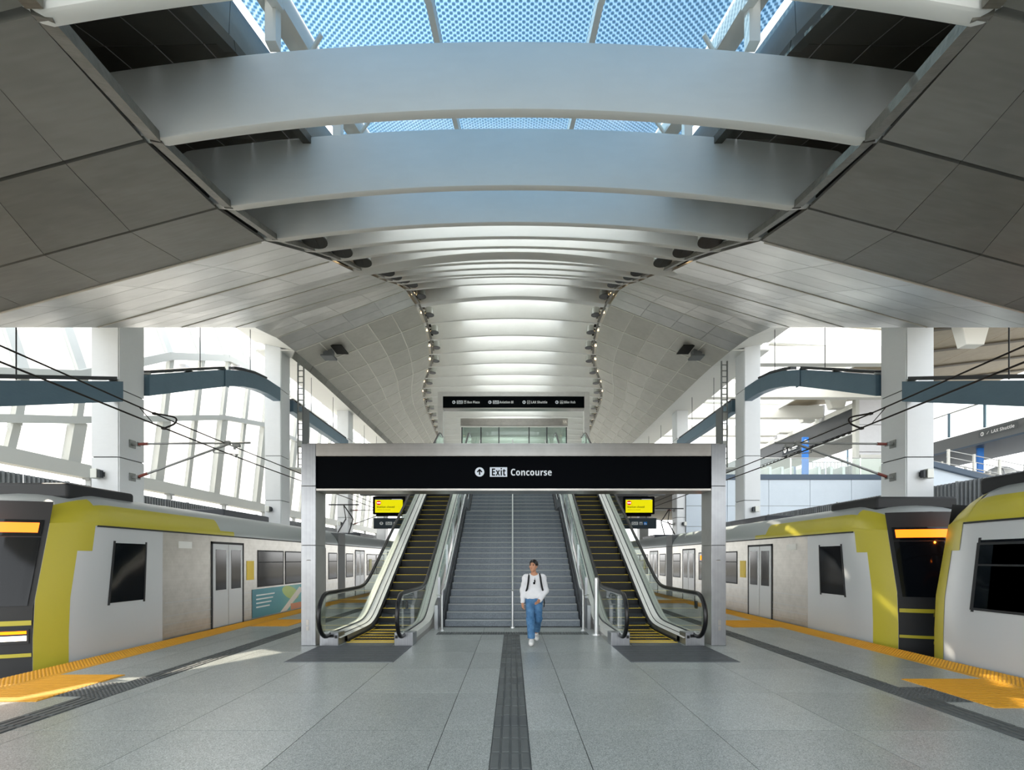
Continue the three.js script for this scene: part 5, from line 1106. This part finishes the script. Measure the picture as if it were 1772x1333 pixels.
  const jeanF = (p) => {
    let d = smin(cap(p, [-0.06, 0.93, 0], [0.07, 0.93, 0], 0.105, 0.105), ell(p, [0.005, 0.86, 0], [0.165, 0.1, 0.11]), 0.05);
    for (const [a, b, c] of [[J.hipL, J.knL, J.anL], [J.hipR, J.knR, J.anR]]) d = smin(d, smin(cap(p, a, b, 0.094, 0.084), cap(p, b, [lerp(b[0], c[0], 0.94), lerp(b[1], c[1], 0.94), lerp(b[2], c[2], 0.94)], 0.084, 0.074), 0.04), 0.02);
    d += 0.005 * Math.sin(p[1] * 60 + p[0] * 30) * Math.sin(p[2] * 28 + p[1] * 14);
    const hem = p[2] > 0 ? 0.135 : 0.185;
    return Math.max(d, hem - p[1], p[1] - 1.0);
  };
  mesh('jeans', [surface(jeanF, [-0.25, 0.08, -0.47], [0.26, 1.02, 0.42], 0.01)], jeanM, o);
  const shoe = (a, toe, sole) => (p) => Math.max(smin(smin(cap(p, [a[0], a[1] - 0.03, a[2] - 0.02], toe, 0.048, 0.036), cap(p, a, [a[0], a[1] - 0.04, a[2]], 0.044, 0.05), 0.04), ell(p, [lerp(a[0], toe[0], 0.6), lerp(a[1], toe[1], 0.6) - 0.02, lerp(a[2], toe[2], 0.6)], [0.05, 0.045, 0.11]), 0.03), sole(p));
  mesh('shoe', [surface(shoe([-0.06, 0.095, 0.275], [-0.075, 0.05, 0.44], (p) => 0.004 - p[1] + (p[2] - 0.3) * 0.02), [-0.16, -0.01, 0.18], [0.04, 0.17, 0.53], 0.007)], shoeM, o);
  mesh('shoe', [surface(shoe([0.06, 0.15, -0.33], [0.07, 0.045, -0.2], (p) => 0.003 - p[1] + Math.max(0, -(p[2] + 0.2)) * 0.55), [-0.03, -0.01, -0.44], [0.17, 0.23, -0.09], 0.007)], shoeM, o);
  // hair
  const hairF = (p) => {
    const q = headLocal(p); let d = ell(q, [0, 0.045, -0.02], [0.09, 0.098, 0.106]);
    d += 0.006 * Math.sin(q[0] * 90) * Math.sin(q[1] * 70 + q[2] * 60);
    const faceCut = ell(q, [0.006, -0.03, 0.085], [0.078, 0.1, 0.085]);
    return Math.max(d, -faceCut, -0.055 - q[1] + q[2] * 0.25);
  };
  mesh('hair', [surface(hairF, [-0.15, 1.5, -0.16], [0.13, 1.78, 0.16], 0.006)], hairM, o);
  const dark = std({ color: 0x241512, roughness: 0.5 });
  for (const s of [-1, 1]) { const q = headToWorld([s * 0.032, 0.013, 0.083]); mesh('eye', [place(new THREE.SphereGeometry(0.011, 10, 8), q.x, q.y, q.z)], dark, o); const b = headToWorld([s * 0.034, 0.036, 0.082]); mesh('eyebrow', [place(new RoundedBoxGeometry(0.034, 0.008, 0.012, 2, 0.003), b.x, b.y, b.z, 0, yaw, s * -0.1)], hairM, o); }
  { const m = headToWorld([0, -0.063, 0.088]); mesh('mouth', [place(new RoundedBoxGeometry(0.036, 0.008, 0.008, 2, 0.003), m.x, m.y, m.z, 0, yaw, 0)], std({ color: 0x8a4a40, roughness: 0.5 }), o); }
  // backpack, straps, sunglasses hooked at the collar
  const pack = (p) => Math.max(ell(p, [0.03, 1.15, -0.19], [0.2, 0.27, 0.13]), Math.abs(p[0] - 0.03) - 0.17, 0.9 - p[1]);
  const bp = mesh('backpack', [surface(pack, [-0.22, 0.86, -0.34], [0.26, 1.44, -0.04], 0.012)], M.matBlack, o);
  for (const s of [-1, 1]) {
    const x = s < 0 ? -0.105 : 0.125;
    mesh('strap', [tube([new THREE.Vector3(x * 0.95, 1.4, -0.08), new THREE.Vector3(x * 0.95, 1.437, 0.0), new THREE.Vector3(x * 1.05, 1.37, 0.098), new THREE.Vector3(x * 1.18, 1.25, 0.128), new THREE.Vector3(x * 1.4, 1.13, 0.1), new THREE.Vector3(x * 1.6, 1.06, 0.0)], 0.019, 30, 8)], M.matBlack, bp);
  }
  mesh('loose_strap', [tube([new THREE.Vector3(0.2, 0.98, -0.1), new THREE.Vector3(0.222, 0.86, -0.08), new THREE.Vector3(0.218, 0.74, -0.08)], 0.012, 12, 6)], M.matBlack, bp);
  mesh('sunglasses', [place(new RoundedBoxGeometry(0.04, 0.048, 0.012, 2, 0.006), 0.0, 1.255, 0.142, -0.1, 0.2, 0.1), place(new RoundedBoxGeometry(0.03, 0.05, 0.012, 2, 0.006), 0.012, 1.3, 0.14, -0.1, 0.2, 0.1), place(new RoundedBoxGeometry(0.008, 0.12, 0.008, 2, 0.003), 0.016, 1.31, 0.138, -0.08, 0, 0.05)], M.black, o);
}
renderer.render(scene, camera);
